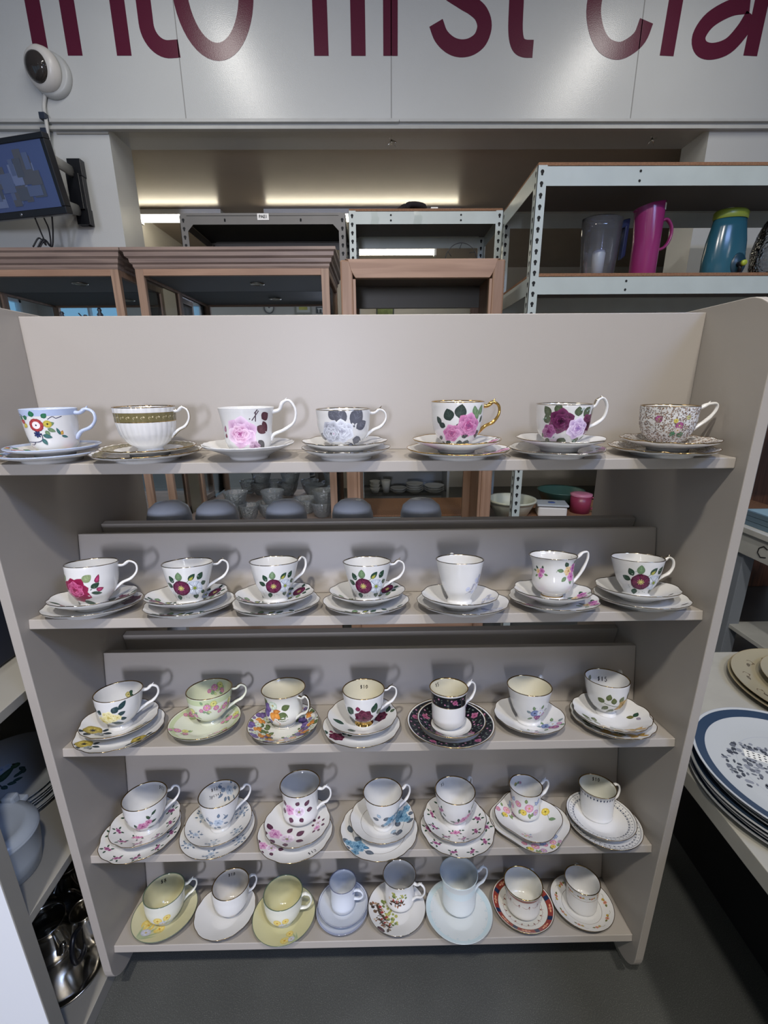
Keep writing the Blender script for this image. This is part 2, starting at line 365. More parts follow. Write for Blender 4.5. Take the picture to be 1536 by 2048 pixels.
# side panels: rounded corners top and bottom, bottom of the panel just off the floor
y0, y1, zt, zb = -.0212, .4053, ZF + .2235, .045
R = .062
out = []
for (cy, cz, a0) in ((y1 - R, zt - R, 0), (y0 + R, zt - R, 90), (y0 + R, zb + R, 180), (y1 - R, zb + R, 270)):
    for k in range(9):
        a = radians(a0 + 90 * k / 8); out.append((cy + R * cos(a), cz + R * sin(a)))
for s in (-1, 1):
    b = MB(); b.prism(out, 0, s * HW, s * (HW + .0165), smooth=False); upart(b, 'side_panel')
    for yy in (YC - .06, y1 - .09):
        b = MB(); b.lathe([(.001, 0), (.014, 0), (.015, .006), (.008, zb + .001), (.001, zb + .001)], 16, c=(s * (HW + .008), yy, 0)); b.v = [(x, y - YC, z) for x, y, z in b.v]
        b.build('foot', DARK, unit)['label'] = 'black glide'
def mirror(b): b.v = [(x, 2 * YC - y, z) for x, y, z in b.v]; b.f = [f[::-1] for f in b.f]; return b
for side in (0, 1):
    fx = mirror if side else (lambda b: b)
    b = MB(); b.box((-HW, 0, ZF - TH), (HW, D1 + .016, ZF)); upart(fx(b), 'shelf')
    b = MB(); b.box((-HW, D1, ZF), (HW, D1 + .016, ZF + HB)); upart(fx(b), 'back_panel')
    for i in (2, 3, 4, 5):
        P = [shelf_pt(i, 0, 0, 0), shelf_pt(i, 0, 0, -TH), shelf_pt(i, 0, SD + .016, -TH), shelf_pt(i, 0, SD + .016, 0)]
        b = MB(); b.prism([(p[1], p[2]) for p in P], 0, -HW, HW); upart(fx(b), 'shelf')
        P = [shelf_pt(i, 0, SD, 0.0003), shelf_pt(i, 0, SD + .016, 0.0003), shelf_pt(i, 0, SD + .016, HR), shelf_pt(i, 0, SD, HR)]
        b = MB(); b.prism([(p[1], p[2]) for p in P], 0, -HW + .001, HW - .001); upart(fx(b), 'rail')

# ------------------------------------------------------------------ china builder
class China:
    def __init__(s): s.V = []; s.F = []; s.C = []; s.n = 0
    def grid(s, P, C, wrap=False):
        P = np.asarray(P, float); nv, nu = P.shape[:2]
        C = np.asarray(C, float)
        if C.ndim == 1: C = np.broadcast_to(C, (nv, nu, 4))
        k = s.n; idx = np.arange(nv * nu).reshape(nv, nu) + k
        if wrap: a = idx; bnd = np.roll(idx, -1, 1); A, B, Cc, D = a[:-1], bnd[:-1], bnd[1:], a[1:]
        else: A, B, Cc, D = idx[:-1, :-1], idx[:-1, 1:], idx[1:, 1:], idx[1:, :-1]
        s.F.append(np.stack([A, B, Cc, D], -1).reshape(-1, 4)); s.V.append(P.reshape(-1, 3)); s.C.append(C.reshape(-1, 4)); s.n += nv * nu
    def build(s, name, parent=None):
        V = np.concatenate(s.V).astype(np.float32); F = np.concatenate(s.F).astype(np.int32); C = np.concatenate(s.C).astype(np.float32)
        me = bpy.data.meshes.new(name); me.vertices.add(len(V)); me.vertices.foreach_set('co', V.ravel())
        me.loops.add(F.size); me.loops.foreach_set('vertex_index', F.ravel()); me.polygons.add(len(F))
        me.polygons.foreach_set('loop_start', np.arange(0, F.size, 4, dtype=np.int32))
        me.polygons.foreach_set('loop_total', np.full(len(F), 4, np.int32))
        me.update(calc_edges=True); me.polygons.foreach_set('use_smooth', np.ones(len(F), bool))
        a = me.color_attributes.new('Col', 'FLOAT_COLOR', 'POINT'); a.data.foreach_set('color', C.ravel())
        me.materials.append(CHINA); me.update(); return link(bpy.data.objects.new(name, me), parent)
def col(h, gold=False): return np.array([*lin(h), 0.0 if gold else 1.0])
GOLD = col('#c9a45c', True); SILV = col('#b8ae9c', True); PGOLD = col('#a58a5c', True)
def revolve(ch, prof, fn, c, nseg=96, c_by=None):
    """prof [(r,z)], fn(th,r,z)->(r,z); c colour"""
    th = np.linspace(0, 2 * pi, nseg, endpoint=False); P = np.zeros((len(prof), nseg, 3))
    for i, (r, z) in enumerate(prof):
        rr, zz = fn(th, np.full(nseg, r), np.full(nseg, z)); P[i, :, 0] = rr * np.cos(th); P[i, :, 1] = rr * np.sin(th); P[i, :, 2] = zz
    ch.grid(P, c, True)

class Dec:
    """printed decoration laid on a surface; units are millimetres in the print's own plane"""
    def __init__(s, ch, mp, ox=0, oy=0, rot=0, sc=1.0, lift=1.0):
        s.ch = ch; s.mp = mp; s.o = [(ox, oy, rot, sc)]; s.l = 0; s.lift = lift
    def tr(s, p):
        p = np.asarray(p, float)
        for ox, oy, rot, sc in reversed(s.o):
            c, q = cos(rot), sin(rot); x = p[..., 0] * sc; y = p[..., 1] * sc
            p = np.stack([x * c - y * q + ox, x * q + y * c + oy], -1)
        return p
    def push(s, ox, oy, rot=0, sc=1.0): s.o.append((ox, oy, rot, sc)); return s
    def pop(s): s.o.pop()
    def poly(s, out, cen, c0, c1, ts=(0, .5, 1)):
        s.l += 1; out = np.asarray(out, float); cen = np.asarray(cen, float)
        P = np.stack([cen + (out - cen) * t for t in (max(ts[0], .001),) + tuple(ts[1:])]); P = s.tr(P)
        X = s.mp(P[..., 0] * .001, P[..., 1] * .001, 1.1e-4 + s.l * 4.5e-6)
        c0, c1 = np.asarray(c0), np.asarray(c1); t = np.array(ts).reshape(-1, 1, 1)
        s.ch.grid(X, c0 * (1 - t) + c1 * t + np.zeros(P.shape[:2] + (1,)), True)
    def disc(s, x, y, r, c0, c1=None, n=10, ry=None, rot=0):
        a = np.linspace(0, 2 * pi, n, endpoint=False); ry = ry or r
        u = r * np.cos(a); v = ry * np.sin(a); s.poly(np.stack([x + u * cos(rot) - v * sin(rot), y + u * sin(rot) + v * cos(rot)], -1), (x, y), c0, c0 if c1 is None else c1)
    def petal(s, x, y, a, L, W, c0, c1, k=.62, notch=0):
        t = np.linspace(0, 1, 8); w = W / 2 * np.sin(pi * t ** k) ** .8
        f = np.stack([t * L, w], -1); g = np.stack([t[::-1] * L, -w[::-1]], -1)[1:-1]; q = np.concatenate([f, g])
        if notch: q[7, 0] -= notch * L
        ca, sa = cos(a), sin(a); q = np.stack([x + q[:, 0] * ca - q[:, 1] * sa, y + q[:, 0] * sa + q[:, 1] * ca], -1)
        s.poly(q, (x + L * .42 * ca, y + L * .42 * sa), c0, c1)
    def leaf(s, x, y, a, L, W, c, c2=None):
        a = radians(a); c2 = c * np.array([1.5, 1.5, 1.5, 1]) if c2 is None else c2; L *= 1.12; W *= 1.3
        s.petal(x, y, a, L, W, c, c * np.array([.8, .8, .8, 1]), k=.85)
        s.line([(x, y), (x + L * .9 * cos(a), y + L * .9 * sin(a))], L * .035 + .08, c2)
        for f in (.35, .6):
            for g in (-1, 1):
                s.line([(x + L * f * cos(a), y + L * f * sin(a)), (x + L * (f + .2) * cos(a) - g * W * .28 * sin(a), y + L * (f + .2) * sin(a) + g * W * .28 * cos(a))], L * .018 + .06, c2)
    def line(s, pts, wd, c, smooth=False):
        s.l += 1; pts = [np.array(p, float) for p in (cat_rom(pts, 4) if smooth else pts)]; A = []
        if len(pts) == 2: pts = [pts[0] + (pts[1] - pts[0]) * t for t in (0, .5, 1)]
        for i, p in enumerate(pts):
            t = pts[min(i + 1, len(pts) - 1)] - pts[max(i - 1, 0)]; t = t / (np.linalg.norm(t) + 1e-9); n = np.array([-t[1], t[0]]) * wd / 2; A.append([p + n, p - n])
        P = s.tr(np.array(A)); X = s.mp(P[..., 0] * .001, P[..., 1] * .001, 1.1e-4 + s.l * 4.5e-6); s.ch.grid(X, c)
    def rose(s, x, y, r, dk, md, lt, rot=0):
        for k in range(6):
            a = rot + k * pi / 3 + .1 * (k % 2); s.petal(x + .10 * r * cos(a), y + .10 * r * sin(a), a, r * .93, r * 1.02, dk, lt if k % 2 else md * .5 + lt * .5, k=.8)
        for k in range(5):
            a = rot + .5 + k * 2 * pi / 5; s.petal(x, y, a, r * .66, r * .74, dk, md * .4 + lt * .6, k=.8)
        for k in range(4):
            a = rot + 1.1 + k * pi / 2; s.petal(x, y, a, r * .42, r * .5, dk, md, k=.8)
        for k in range(3):
            a = rot + k * 2.1; s.line([(x + r * .3 * cos(a + q), y + r * .3 * sin(a + q)) for q in (0, .4, .8, 1.2)], r * .06, lt)
        s.disc(x, y, r * .13, dk, dk)
    def flower(s, x, y, r, n, c0, c1, cc, ce=None, rot=0, W=1.0, notch=.12):
        for k in range(n):
            a = rot + 2 * pi * k / n; s.petal(x, y, a, r, 2 * pi * r / n * W, c0, c1, k=1.15, notch=notch)
        if ce is not None:
            for k in range(9): a = 2 * pi * k / 9; s.disc(x + r * .27 * cos(a), y + r * .27 * sin(a), r * .055, ce, n=5)
        s.disc(x, y, r * .2, cc, cc * np.array([.8, .8, .8, 1]))
    def text(s, txt, x, y, h, c=None, wd=.5):
        G = {'$': [[(.8, .8), (.4, .9), (.15, .7), (.8, .4), (.5, .1), (.1, .2)], [(.5, 1.05), (.5, -.05)]], '1': [[(.3, .8), (.5, 1), (.5, 0)]], '0': [[(.5, 1), (.15, .6), (.3, 0), (.8, .3), (.8, .8), (.5, 1)]],
             '2': [[(.1, .8), (.5, 1), (.8, .7), (.1, 0), (.9, 0)]], '5': [[(.8, 1), (.3, 1), (.25, .55), (.7, .6), (.8, .25), (.5, 0), (.1, .1)]], '8': [[(.5, .55), (.2, .8), (.5, 1), (.8, .8), (.5, .55), (.15, .25), (.5, 0), (.85, .25), (.5, .55)]],
             '3': [[(.1, .9), (.5, 1), (.8, .8), (.4, .55), (.85, .3), (.5, 0), (.1, .1)]], 'p': [[(.2, .6), (.2, -.4)], [(.2, .6), (.7, .6), (.8, .3), (.6, 0), (.2, .05)]], 'c': [[(.8, .55), (.4, .65), (.15, .3), (.4, 0), (.8, .1)]],
             's': [[(.7, .6), (.3, .6), (.3, .4), (.7, .25), (.6, 0), (.2, 0)]], 'e': [[(.2, .3), (.8, .35), (.5, .65), (.15, .3), (.4, 0), (.8, .1)]], 't': [[(.4, 1), (.4, .1), (.7, 0)], [(.1, .6), (.8, .6)]]}
        c = col('#101018') if c is None else c
        for chh in txt:
            for st in G.get(chh, []): s.line([(x + p[0] * h * .6, y + p[1] * h) for p in st], wd, c)
            x += h * .75

# ---- shapes of cups: outer profile (fraction of rim radius or foot radius, fraction of height)
SHP = {
 'bucket': [(1, 0, .0), (1.03, .04, .0), (0, .30, .83), (0, .60, .88), (0, .85, .945), (0, 1, 1)],
 'straight': [(1, 0, 0), (1.04, .05, 0), (0, .22, .86), (0, .5, .93), (0, .8, .97), (0, 1, 1)],
 'round': [(1, 0, 0), (.98, .05, 0), (1.0, .075, 0), (0, .18, .66), (0, .36, .86), (0, .6, .955), (0, .8, .975), (0, 1, 1)],
 'taper': [(1.0, 0, 0), (.99, .04, 0), (.90, .09, 0), (0, .19, .55), (0, .38, .72), (0, .62, .85), (0, .82, .93), (0, 1, 1)],
 'footed': [(1, 0, 0), (.93, .045, 0), (.80, .10, 0), (.84, .13, 0), (0, .24, .62), (0, .42, .81), (0, .65, .92), (0, .85, .965), (0, 1, 1)],
 'bell': [(1, 0, 0), (.95, .05, 0), (.86, .10, 0), (0, .2, .68), (0, .38, .84), (0, .6, .83), (0, .8, .86), (0, .93, .93), (0, 1, 1)],
 'mug': [(1, 0, 0), (1.0, .04, 0), (0, .1, .80), (0, .25, .87), (0, .6, .86), (0, .82, .90), (0, 1, 1)],
 'cyl': [(1, 0, 0), (1.06, .05, 0), (0, .14, .84), (0, .4, .87), (0, .7, .885), (0, .88, .93), (0, 1, 1)],
 'tulip': [(1, 0, 0), (.92, .05, 0), (.84, .09, 0), (0, .2, .62), (0, .42, .78), (0, .62, .86), (0, .85, .95), (0, 1, 1)],
}
def cup_profile(shape, R, H, rf):
    P = [((a * rf) if a else b * R, h * H) for a, h, b in SHP[shape]]
    return [tuple(p) for p in cat_rom(P, 4)]
def make_cup(loc, tilt, R, H, rf, shape, base, rim, hang, hstyle, hsc, label, scal=0, nscal=6, flute=0, deco=None, inner=None, hcol=None, hgold=None, icol=None, group='teacups'):
    DK = np.array([.80, .80, .80, 1]); base = base * DK; icol = None if icol is None else icol * DK
    root = empty('teacup', loc, (tilt, 0, 0)); tag(root, label, 'teacup', group)
    ch = China(); pf = cup_profile(shape, R, H, rf); t = .0021
    zz = np.array([p[1] for p in pf]); rr = np.array([p[0] for p in pf])
    order = np.argsort(zz); zs, rs = zz[order], rr[order]
    def mod(th, r, z):
        w_ = np.clip((z / H - .35) / .65, 0, 1) ** 2; k = 1 + scal * w_ * np.cos(nscal * th)
        if flute: k = k + flute * np.abs(np.cos(14 * th)) * np.clip(z / H * 6 - .6, 0, 1)
        return r * k, z + (scal * .35 * R * w_ * np.cos(nscal * th) if scal else 0 * th)
    ns = 168 if flute else 96
    revolve(ch, pf[:-1] + [(R - .0003, H - .0006)], mod, base, ns)
    rc = rim if rim is not None else base
    revolve(ch, [(R - .0003, H - .0006), (R + .0001, H - .0001), (R - .0006, H + .0006), (R - .0016, H + .0003), (R - t, H - .0009)], mod, rc, ns)
    inn = [(max(r - t, .001), max(z, t * 1.6 + .002)) for r, z in pf[::-1] if z > t * 2 + .004 * 1 and r - t > rf * .6]
    zi = inn[-1][1]; inn[0] = (R - t, H - .0009)
    inn += [(inn[-1][0] * .82, zi - .0022), (inn[-1][0] * .5, zi - .0032), (.0005, zi - .0035)]
    revolve(ch, inn, mod, icol if icol is not None else base, ns)
    revolve(ch, [(.0005, .0022), (rf * .85, .0022), (rf * .88, 0), (rf, 0)], lambda th, r, z: (r, z), base, 48)
    def rout(z): return np.interp(z, zs, rs)
    def outer(th0, z0):
        def mp(u, v, off):
            z = np.clip(z0 + v, .001, H - .0008); r = rout(z); th = th0 + u / np.maximum(r, rf); r2, z2 = mod(th, r, z); r2 = r2 + off
            return np.stack([r2 * np.cos(th), r2 * np.sin(th), z2], -1)
        return mp
    def inside(th0, z0):
        def mp(u, v, off):
            z = np.clip(z0 + v, .008, H - .001); r = rout(z) - t; th = th0 - u / np.maximum(r, .008); r2, z2 = mod(th, r, z); r2 = r2 - off * 1.6
            return np.stack([r2 * np.cos(th), r2 * np.sin(th), z2], -1)
        return mp
    def band(z0, z1, c, n=2, off=1.0e-4, th=None):
        tt = np.linspace(0, 2 * pi, ns, endpoint=False) if th is None else th
        P = []
        for z in np.linspace(z0, z1, n):
            r2, z2 = mod(tt, np.full(len(tt), rout(z)), np.full(len(tt), z)); r2 = r2 + off; P.append(np.stack([r2 * np.cos(tt), r2 * np.sin(tt), z2], -1))
        ch.grid(np.array(P), c, th is None)
    if deco: deco(dict(ch=ch, H=H, R=R, outer=lambda d, f: outer(radians(d), f * H), inside=lambda d, f: inside(radians(d), f * H), band=band, rf=rf, ns=ns))
    ch.build('bowl', root)
    # handle
    a = radians(hang); ez = .90 if hstyle != 'low' else .72
    top = (rout(ez * H) - .0012, ez * H); lo = .30 if hstyle not in ('ring', 'low') else .42
    bot = (rout(lo * H) - .0012, lo * H); k = hsc
    if hstyle == 'loop': Q = [top, (R + .007 * k, H * .95), (R + .012 * k, H + .006 * k), (R + .021 * k, H + .008 * k), (R + .028 * k, H - .004 * k), (R + .025 * k, H * .68), (R + .012 * k, H * .52), (rout(lo * H) + .004, H * .42), bot]
    elif hstyle == 'ring' or hstyle == 'low': Q = [top, (R * .92 + .010 * k, ez * H + .004 * k), (R * .92 + .021 * k, ez * H - .002 * k), (R * .92 + .023 * k, (ez + lo) / 2 * H), (R * .9 + .014 * k, lo * H + .002), bot]
    elif hstyle == 'angular': Q = [top, (R + .008 * k, H * .93), (R + .018 * k, H * 1.02), (R + .030 * k, H * 1.03), (R + .031 * k, H * .88), (R + .022 * k, H * .66), (R + .006, H * .44), (rout(.22 * H) - .001, .22 * H)]
    else: Q = [top, (R + .007 * k, H * .90), (R + .016 * k, H * .98), (R + .026 * k, H * .90), (R + .027 * k, H * .72), (R + .018 * k, H * .55), (R + .004 * k, H * .46), bot]
    C = cat_rom(Q, 6); m = len(C); n = 12; P = np.zeros((m, n, 3)); CC = np.zeros((m, n, 4)); hc = base if hcol is None else hcol
    for i, p in enumerate(C):
        d = C[min(i + 1, m - 1)] - C[max(i - 1, 0)]; d = d / np.linalg.norm(d); nx = np.array([-d[1], d[0]])
        f = i / (m - 1); th_ = .0021 + .0012 * abs(2 * f - 1) ** 2 + .0007 * math.exp(-((f - .22) / .05) ** 2) + .0005 * math.exp(-((f - .72) / .05) ** 2)
        th_ *= (.9 if k < .9 else 1)
        for j in range(n):
            q = 2 * pi * j / n; rad = p[0] + nx[0] * th_ * cos(q); z = p[1] + nx[1] * th_ * cos(q); tg = th_ * 1.35 * sin(q)
            P[i, j] = (rad * cos(a) - tg * sin(a), rad * sin(a) + tg * cos(a), z)
            CC[i, j] = hgold if (hgold is not None and (cos(q) > .80 or hcol is hgold)) else hc
    hn = China(); hn.grid(P, CC, True)
    if hstyle in ('ear', 'angular', 'loop') and k > .8:      # little thumb spur
        i0 = int(m * .30); c0 = C[i0]; sp = China()
        A = np.array([[c0[0], c0[1]], [c0[0] + .0015, c0[1] + .003], [c0[0] + .0035, c0[1] + .0052]])
        G = np.zeros((3, 8, 3))
        for i in range(3):
            for j in range(8):
                q = 2 * pi * j / 8; w_ = (.0018, .0012, .0003)[i]; rad = A[i][0] + w_ * cos(q); tg = w_ * sin(q); G[i, j] = (rad * cos(a) - tg * sin(a), rad * sin(a) + tg * cos(a), A[i][1])
        hn.grid(G, hc if hgold is None else hgold, True)
    h = hn.build('handle', root)
    if hcol is not None and hcol is hgold: h['label'] = 'gilded handle'
    return root

def make_plate(name, loc, tilt, R, zr, w_, base, rim, label, cat, group, scal=0, nscal=6, deco=None, flat=.55, ex=1.35, square=0, back=None):
    ch = China(); z0 = .0; base = base * np.array([.80, .80, .80, 1])
    def top(r): 
        q = np.clip((r / R - flat) / (1 - flat), 0, 1); return w_ + (zr - w_) * q ** ex
    def mod(th, r, z):
        q = np.clip((r / R - .45) / .55, 0, 1) ** 2; k = 1 + scal * q * np.cos(nscal * th) + square * q * np.cos(4 * th)
        if scal and nscal <= 12: k = k - scal * .4 * q * np.cos(2 * nscal * th)
        return r * k, z + (scal * .5 * R * q * np.cos(nscal * th) if scal else 0 * th)
    ns = 96 if nscal < 13 else 160
    rs = np.concatenate([np.linspace(0.0005, R * flat, 5), np.linspace(R * flat, R - .0012, 12)[1:]])
    revolve(ch, [(r, float(top(r))) for r in rs], mod, base, ns)
    ring = [(R - .0012, float(top(R - .0012))), (R - .0004, zr + .0003), (R, zr - .0003), (R - .0004, zr - .0012)]
    revolve(ch, ring, mod, rim if rim is not None else base, ns)
    fr = R * flat * .92
    und = [(R - .0004, zr - .0012)] + [(r, float(max(top(r) - .0027, .003))) for r in np.linspace(R * .96, fr + .006, 8)] + [(fr + .003, .0028), (fr + .0022, .0), (fr - .0005, .0), (fr - .0015, .0025), (.0005, .0027)]
    revolve(ch, und, mod, base if back is None else back, ns)
    def at_(ang, rad):
        cx, cy = rad * R * cos(radians(ang)), rad * R * sin(radians(ang))
        def mp(u, v, off):
            x, y = cx + u, cy + v; r = np.hypot(x, y); th = np.arctan2(y, x); r = np.minimum(r, R * .975); r2, z2 = mod(th, r, top(r))
            return np.stack([r2 * np.cos(th), r2 * np.sin(th), z2 + off * 1.1], -1)
        return mp
    def band(f0, f1, c, n=4, off=1.0e-4):
        th = np.linspace(0, 2 * pi, ns, endpoint=False); P = []
        for f in np.linspace(f0, f1, n):
            r2, z2 = mod(th, np.full(ns, f * R), top(np.full(ns, f * R))); P.append(np.stack([r2 * np.cos(th), r2 * np.sin(th), z2 + off], -1))
        ch.grid(np.array(P), c, True)
    if deco: deco(dict(ch=ch, R=R, at=at_, band=band))
    o = ch.build(name); o.location = loc; o.rotation_euler = (tilt, 0, 0); tag(o, label, cat, group); return o

# ------------------------------------------------------------------ decoration
WH, CREAM, IVORY = col('#eeeeec'), col('#ebe8d8'), col('#e9e4cc')
BLW, YEL = col('#e3e9f2'), col('#e6e2b4')
LG, DG, GG, OL, TEAL = col('#6f8a66'), col('#2f4a3a'), col('#6a6d74'), col('#6b6a3a'), col('#3f6a68')
BK, NAVY = col('#181a20'), col('#20304e')
MAR, MAR2, CRI, CRI2 = col('#4a1030'), col('#8a2a5c'), col('#6e1238'), col('#c44a7c')
PK, PK2, LIL, LIL2 = col('#b85a8c'), col('#eab0cc'), col('#9a7cb0'), col('#e2cbe4')
def L_(D, *ls):
    for x, y, a, l, w_, c in ls: D.leaf(x, y, a, l, w_, c)
def m_anem(D, flip=False):      # maroon anemone with a white one behind and a bud
    L_(D, (-7, 6, 120, 8, 4.4, DG), (-9, 1, 155, 8, 4.2, DG), (-1, 8, 88, 9, 5.5, LG), (8, 8, 45, 9, 4, DG), (17, 8, 50, 9, 4.5, DG), (20, 2, 20, 6, 4, DG), (-4, -8, 265, 6, 4, DG), (12, -8, 275, 6, 4.4, DG), (19, -6, 320, 6, 4, DG))
    D.petal(9, 8, .8, 6, 3, col('#b8b04a'), col('#8a8f4a')); D.line([(5, 5), (9, 9)], .5, LG)
    W0, W1 = col('#93a0b0'), col('#e9edf1')
    D.flower(13, -1, 9.2, 5, W1, col('#b4becb'), col('#8a9a3a'), col('#2c2c20'), .3, 1.05); 
    for k in range(5): a = .3 + k * 2 * pi / 5; D.line([(13 + 2.5 * cos(a), -1 + 2.5 * sin(a)), (13 + 7 * cos(a + .1), -1 + 7 * sin(a + .1))], .35, W0)
    for k in range(5): a = .3 + (k + .5) * 2 * pi / 5; D.line([(13 + 3 * cos(a), -1 + 3 * sin(a)), (13 + 8.3 * cos(a), -1 + 8.3 * sin(a))], .4, col('#55606c'))
    D.flower(0, 0, 9.6, 6, col('#7a2450'), MAR, col('#c8c070'), col('#e6dc8a'), .2, 1.12)
    for k in range(6): a = .2 + (k + .5) * pi / 3; D.line([(2.5 * cos(a), 2.5 * sin(a)), (8 * cos(a), 8 * sin(a))], .4, col('#2e0820'))
    for x, y in ((-6, 9), (-8, 8), (-5, 11), (3, -11), (0, -12), (5, -12), (22, 6), (18, 12), (-10, -5), (-9, -7)): D.disc(x, y, .6, col('#a9b5b0'), n=6)
def m_white_anem(D):
    L_(D, (-6, 4, 150, 7, 4, DG), (6, 5, 40, 8, 4, DG), (0, -6, 250, 7, 4, DG), (7, -3, 330, 6, 4, DG))
    D.flower(0, 0, 7.5, 5, col('#f4f4f2'), col('#c8ccd0'), col('#8a7a3a'), BK, .5, 1.05)
def m_multi(D):      # red anemone group on a branch
    B = col('#28284a'); R0, R1 = col('#c65a54'), col('#8e2c36'); Y = col('#d6c256')
    D.line([(-28, 11), (-20, 12), (-14, 9), (-8, 9)], .7, B, 1); D.line([(12, 6), (17, 9), (20, 7), (26, 9)], .7, B, 1)
    L_(D, (-24, 11, 235, 6, 3.6, col('#2f7050')), (-19, 11, 280, 7, 3.4, col('#2f7050')), (-2, 9, 100, 6, 5, col('#2f7050')), (-9, 7, 150, 5, 4, col('#2f7050')), (7, 8, 40, 6, 4, col('#2f7050')), (11, 0, 20, 6, 3.4, LG), (10, -4, 330, 7, 3.4, LG), (8, -6, 290, 6, 3.4, LG))
    D.petal(-13, 3, 2.9, 8, 5, R0, R1); D.petal(-11, 1, 3.7, 7, 5, Y, col('#a89a3a')); D.flower(11, 1, 4.5, 6, Y, col('#a89a3a'), BK)
    D.flower(0, 0, 8.2, 7, col('#e8d8d0'), R1, BK, None, .1); D.flower(0, 0, 8.2, 7, R0, R1, BK, None, .1, .9); D.flower(0, 0, 4.6, 6, col('#f0e8e4'), col('#e8dede'), col('#30303c'), None)
    D.flower(-1, -10, 4.5, 7, col('#3a4a7a'), B, B, None, 0, .5); D.line([(3, -9), (3, -15), (0, -18), (-6, -19), (-16, -19)], .8, B, 1); D.line([(-6, -19), (-9, -22), (-13, -22)], .7, B, 1)
    L_(D, (4, -11, 340, 8, 3.6, TEAL), (3, -15, 290, 7, 3.4, TEAL))
def m_small_y(D):
    D.petal(0, 0, -1.9, 6, 4, col('#d6c256'), col('#b0602e')); L_(D, (0, 1, 160, 7, 2.6, TEAL), (1, 0, 290, 9, 2.6, TEAL))
def m_pinkrose(D):
    D.line([(8, 10), (14, 16), (16, 18)], .9, col('#54424c')); D.line([(10, 9), (17, 17)], .8, col('#54424c')); D.line([(14, 16), (13, 8)], .9, col('#54424c'))
    L_(D, (19, 10, 30, 8, 6, col('#56303a')), (20, 8, 290, 9, 4.6, col('#56303a')), (14, 4, 320, 9, 6, col('#5d3a42')), (14, -8, 300, 8, 5, col('#5c5a5c')))
    D.rose(0, -1, 14, col('#a878a0'), col('#d8a9cc'), col('#ecd6e8'), .3); D.rose(-1, -2, 8, col('#96507e'), col('#d09cc0'), col('#f0d4e6'), 1)
    D.rose(10, -13, 5, col('#80607c'), col('#b892ac'), col('#dcc2d4')); D.petal(-17, -1, 1.3, 6, 3, col('#c08aa4'), col('#8a5a70')); D.petal(-16, -6, 1.6, 4, 3, col('#8a5060'), col('#6a3a48'))
def m_greyrose(D):
    G1, G2, G3 = col('#63656f'), col('#9a9ba8'), col('#d5d9e2')
    L_(D, (-3, 9, 120, 9, 6, G1), (4, 6, 115, 14, 8.5, G1), (12, 3, 70, 17, 9.5, G1), (14, 2, 25, 11, 6, G1), (-12, -6, 170, 10, 5, G1), (-5, -12, 220, 9, 6, G1), (3, -10, 300, 10, 8, G1), (10, -7, 335, 9, 7, G1), (-2, -12, 270, 8, 7, G1))
    D.line([(8, 0), (14, -5), (21, -8)], .7, G1)
    D.rose(2, 0, 10, G2, G3, col('#e6eaf0'), .5); D.rose(-7, -1, 10, G1, G2, G3, .1); D.rose(-7.5, -2, 6, G1, G3, G3, .9); D.disc(-5, -2, 1.5, col('#b89ab0'), G3)
def m_twopink(D):
    dk = col('#37443f')
    L_(D, (-9, 4, 110, 9, 7, dk), (-2, 6, 80, 10, 7.5, dk), (-4, 1, 330, 8, 6, dk), (-17, 1, 130, 7, 3.4, dk), (-13, -1, 160, 6, 3.6, dk), (13, 4, 80, 8, 3.6, LG), (17, 8, 70, 8, 4, LG), (12, 8, 100, 7, 4, LG), (18, 2, 60, 6, 2.4, dk), (15, -4, 290, 7, 5.5, dk), (7, -12, 260, 8, 6, dk), (-9, -12, 270, 5, 3.4, dk), (0, -12, 275, 7, 4, dk), (-15, -10, 200, 4, 3, dk), (-14, -14, 250, 4, 3, dk), (1, -9, 10, 5, 3, dk))
    D.rose(6, 0, 10.5, col('#8a4478'), PK, col('#dc9ec4'), .2); D.rose(-7, -6, 7.6, col('#8a4478'), PK, col('#dc9ec4'), .9)
def m_maroon3(D):
    dk = col('#55614a')
    L_(D, (-18, 7, 130, 9, 5, dk), (-13, 9, 80, 8, 5, dk), (-19, 1, 120, 7, 5, dk), (4, 7, 90, 7, 5.5, dk), (9, 7, 45, 9, 5.5, dk), (20, 7, 50, 7, 4, dk), (-21, -6, 240, 6, 3.6, dk), (-17, -12, 260, 5, 4, dk), (-4, -11, 250, 6, 6, dk), (9, -11, 240, 7, 5, dk), (16, -10, 270, 6, 6, dk), (22, -4, 300, 6, 3.4, dk))
    D.rose(-9, 3, 10.5, col('#2c0a22'), col('#5a1c48'), col('#7a3a64'), .4); D.rose(16, 0, 9.5, col('#2c0a22'), col('#54183f'), col('#76345c'), 1); D.rose(-18, -6, 6.4, col('#6a2a58'), col('#8f4c7c'), col('#b070a0'))
    D.rose(5, -3, 9.4, col('#9070a8'), col('#c9a8d0'), col('#eadcf0'), .3)
    for x, y in ((-24, 4), (-22, 5), (6, 12), (8, 13), (14, 12), (12, 11), (24, 8), (4, -13), (6, -14), (-12, -11)): D.disc(x, y, .8, col('#92aaa0'), n=6)
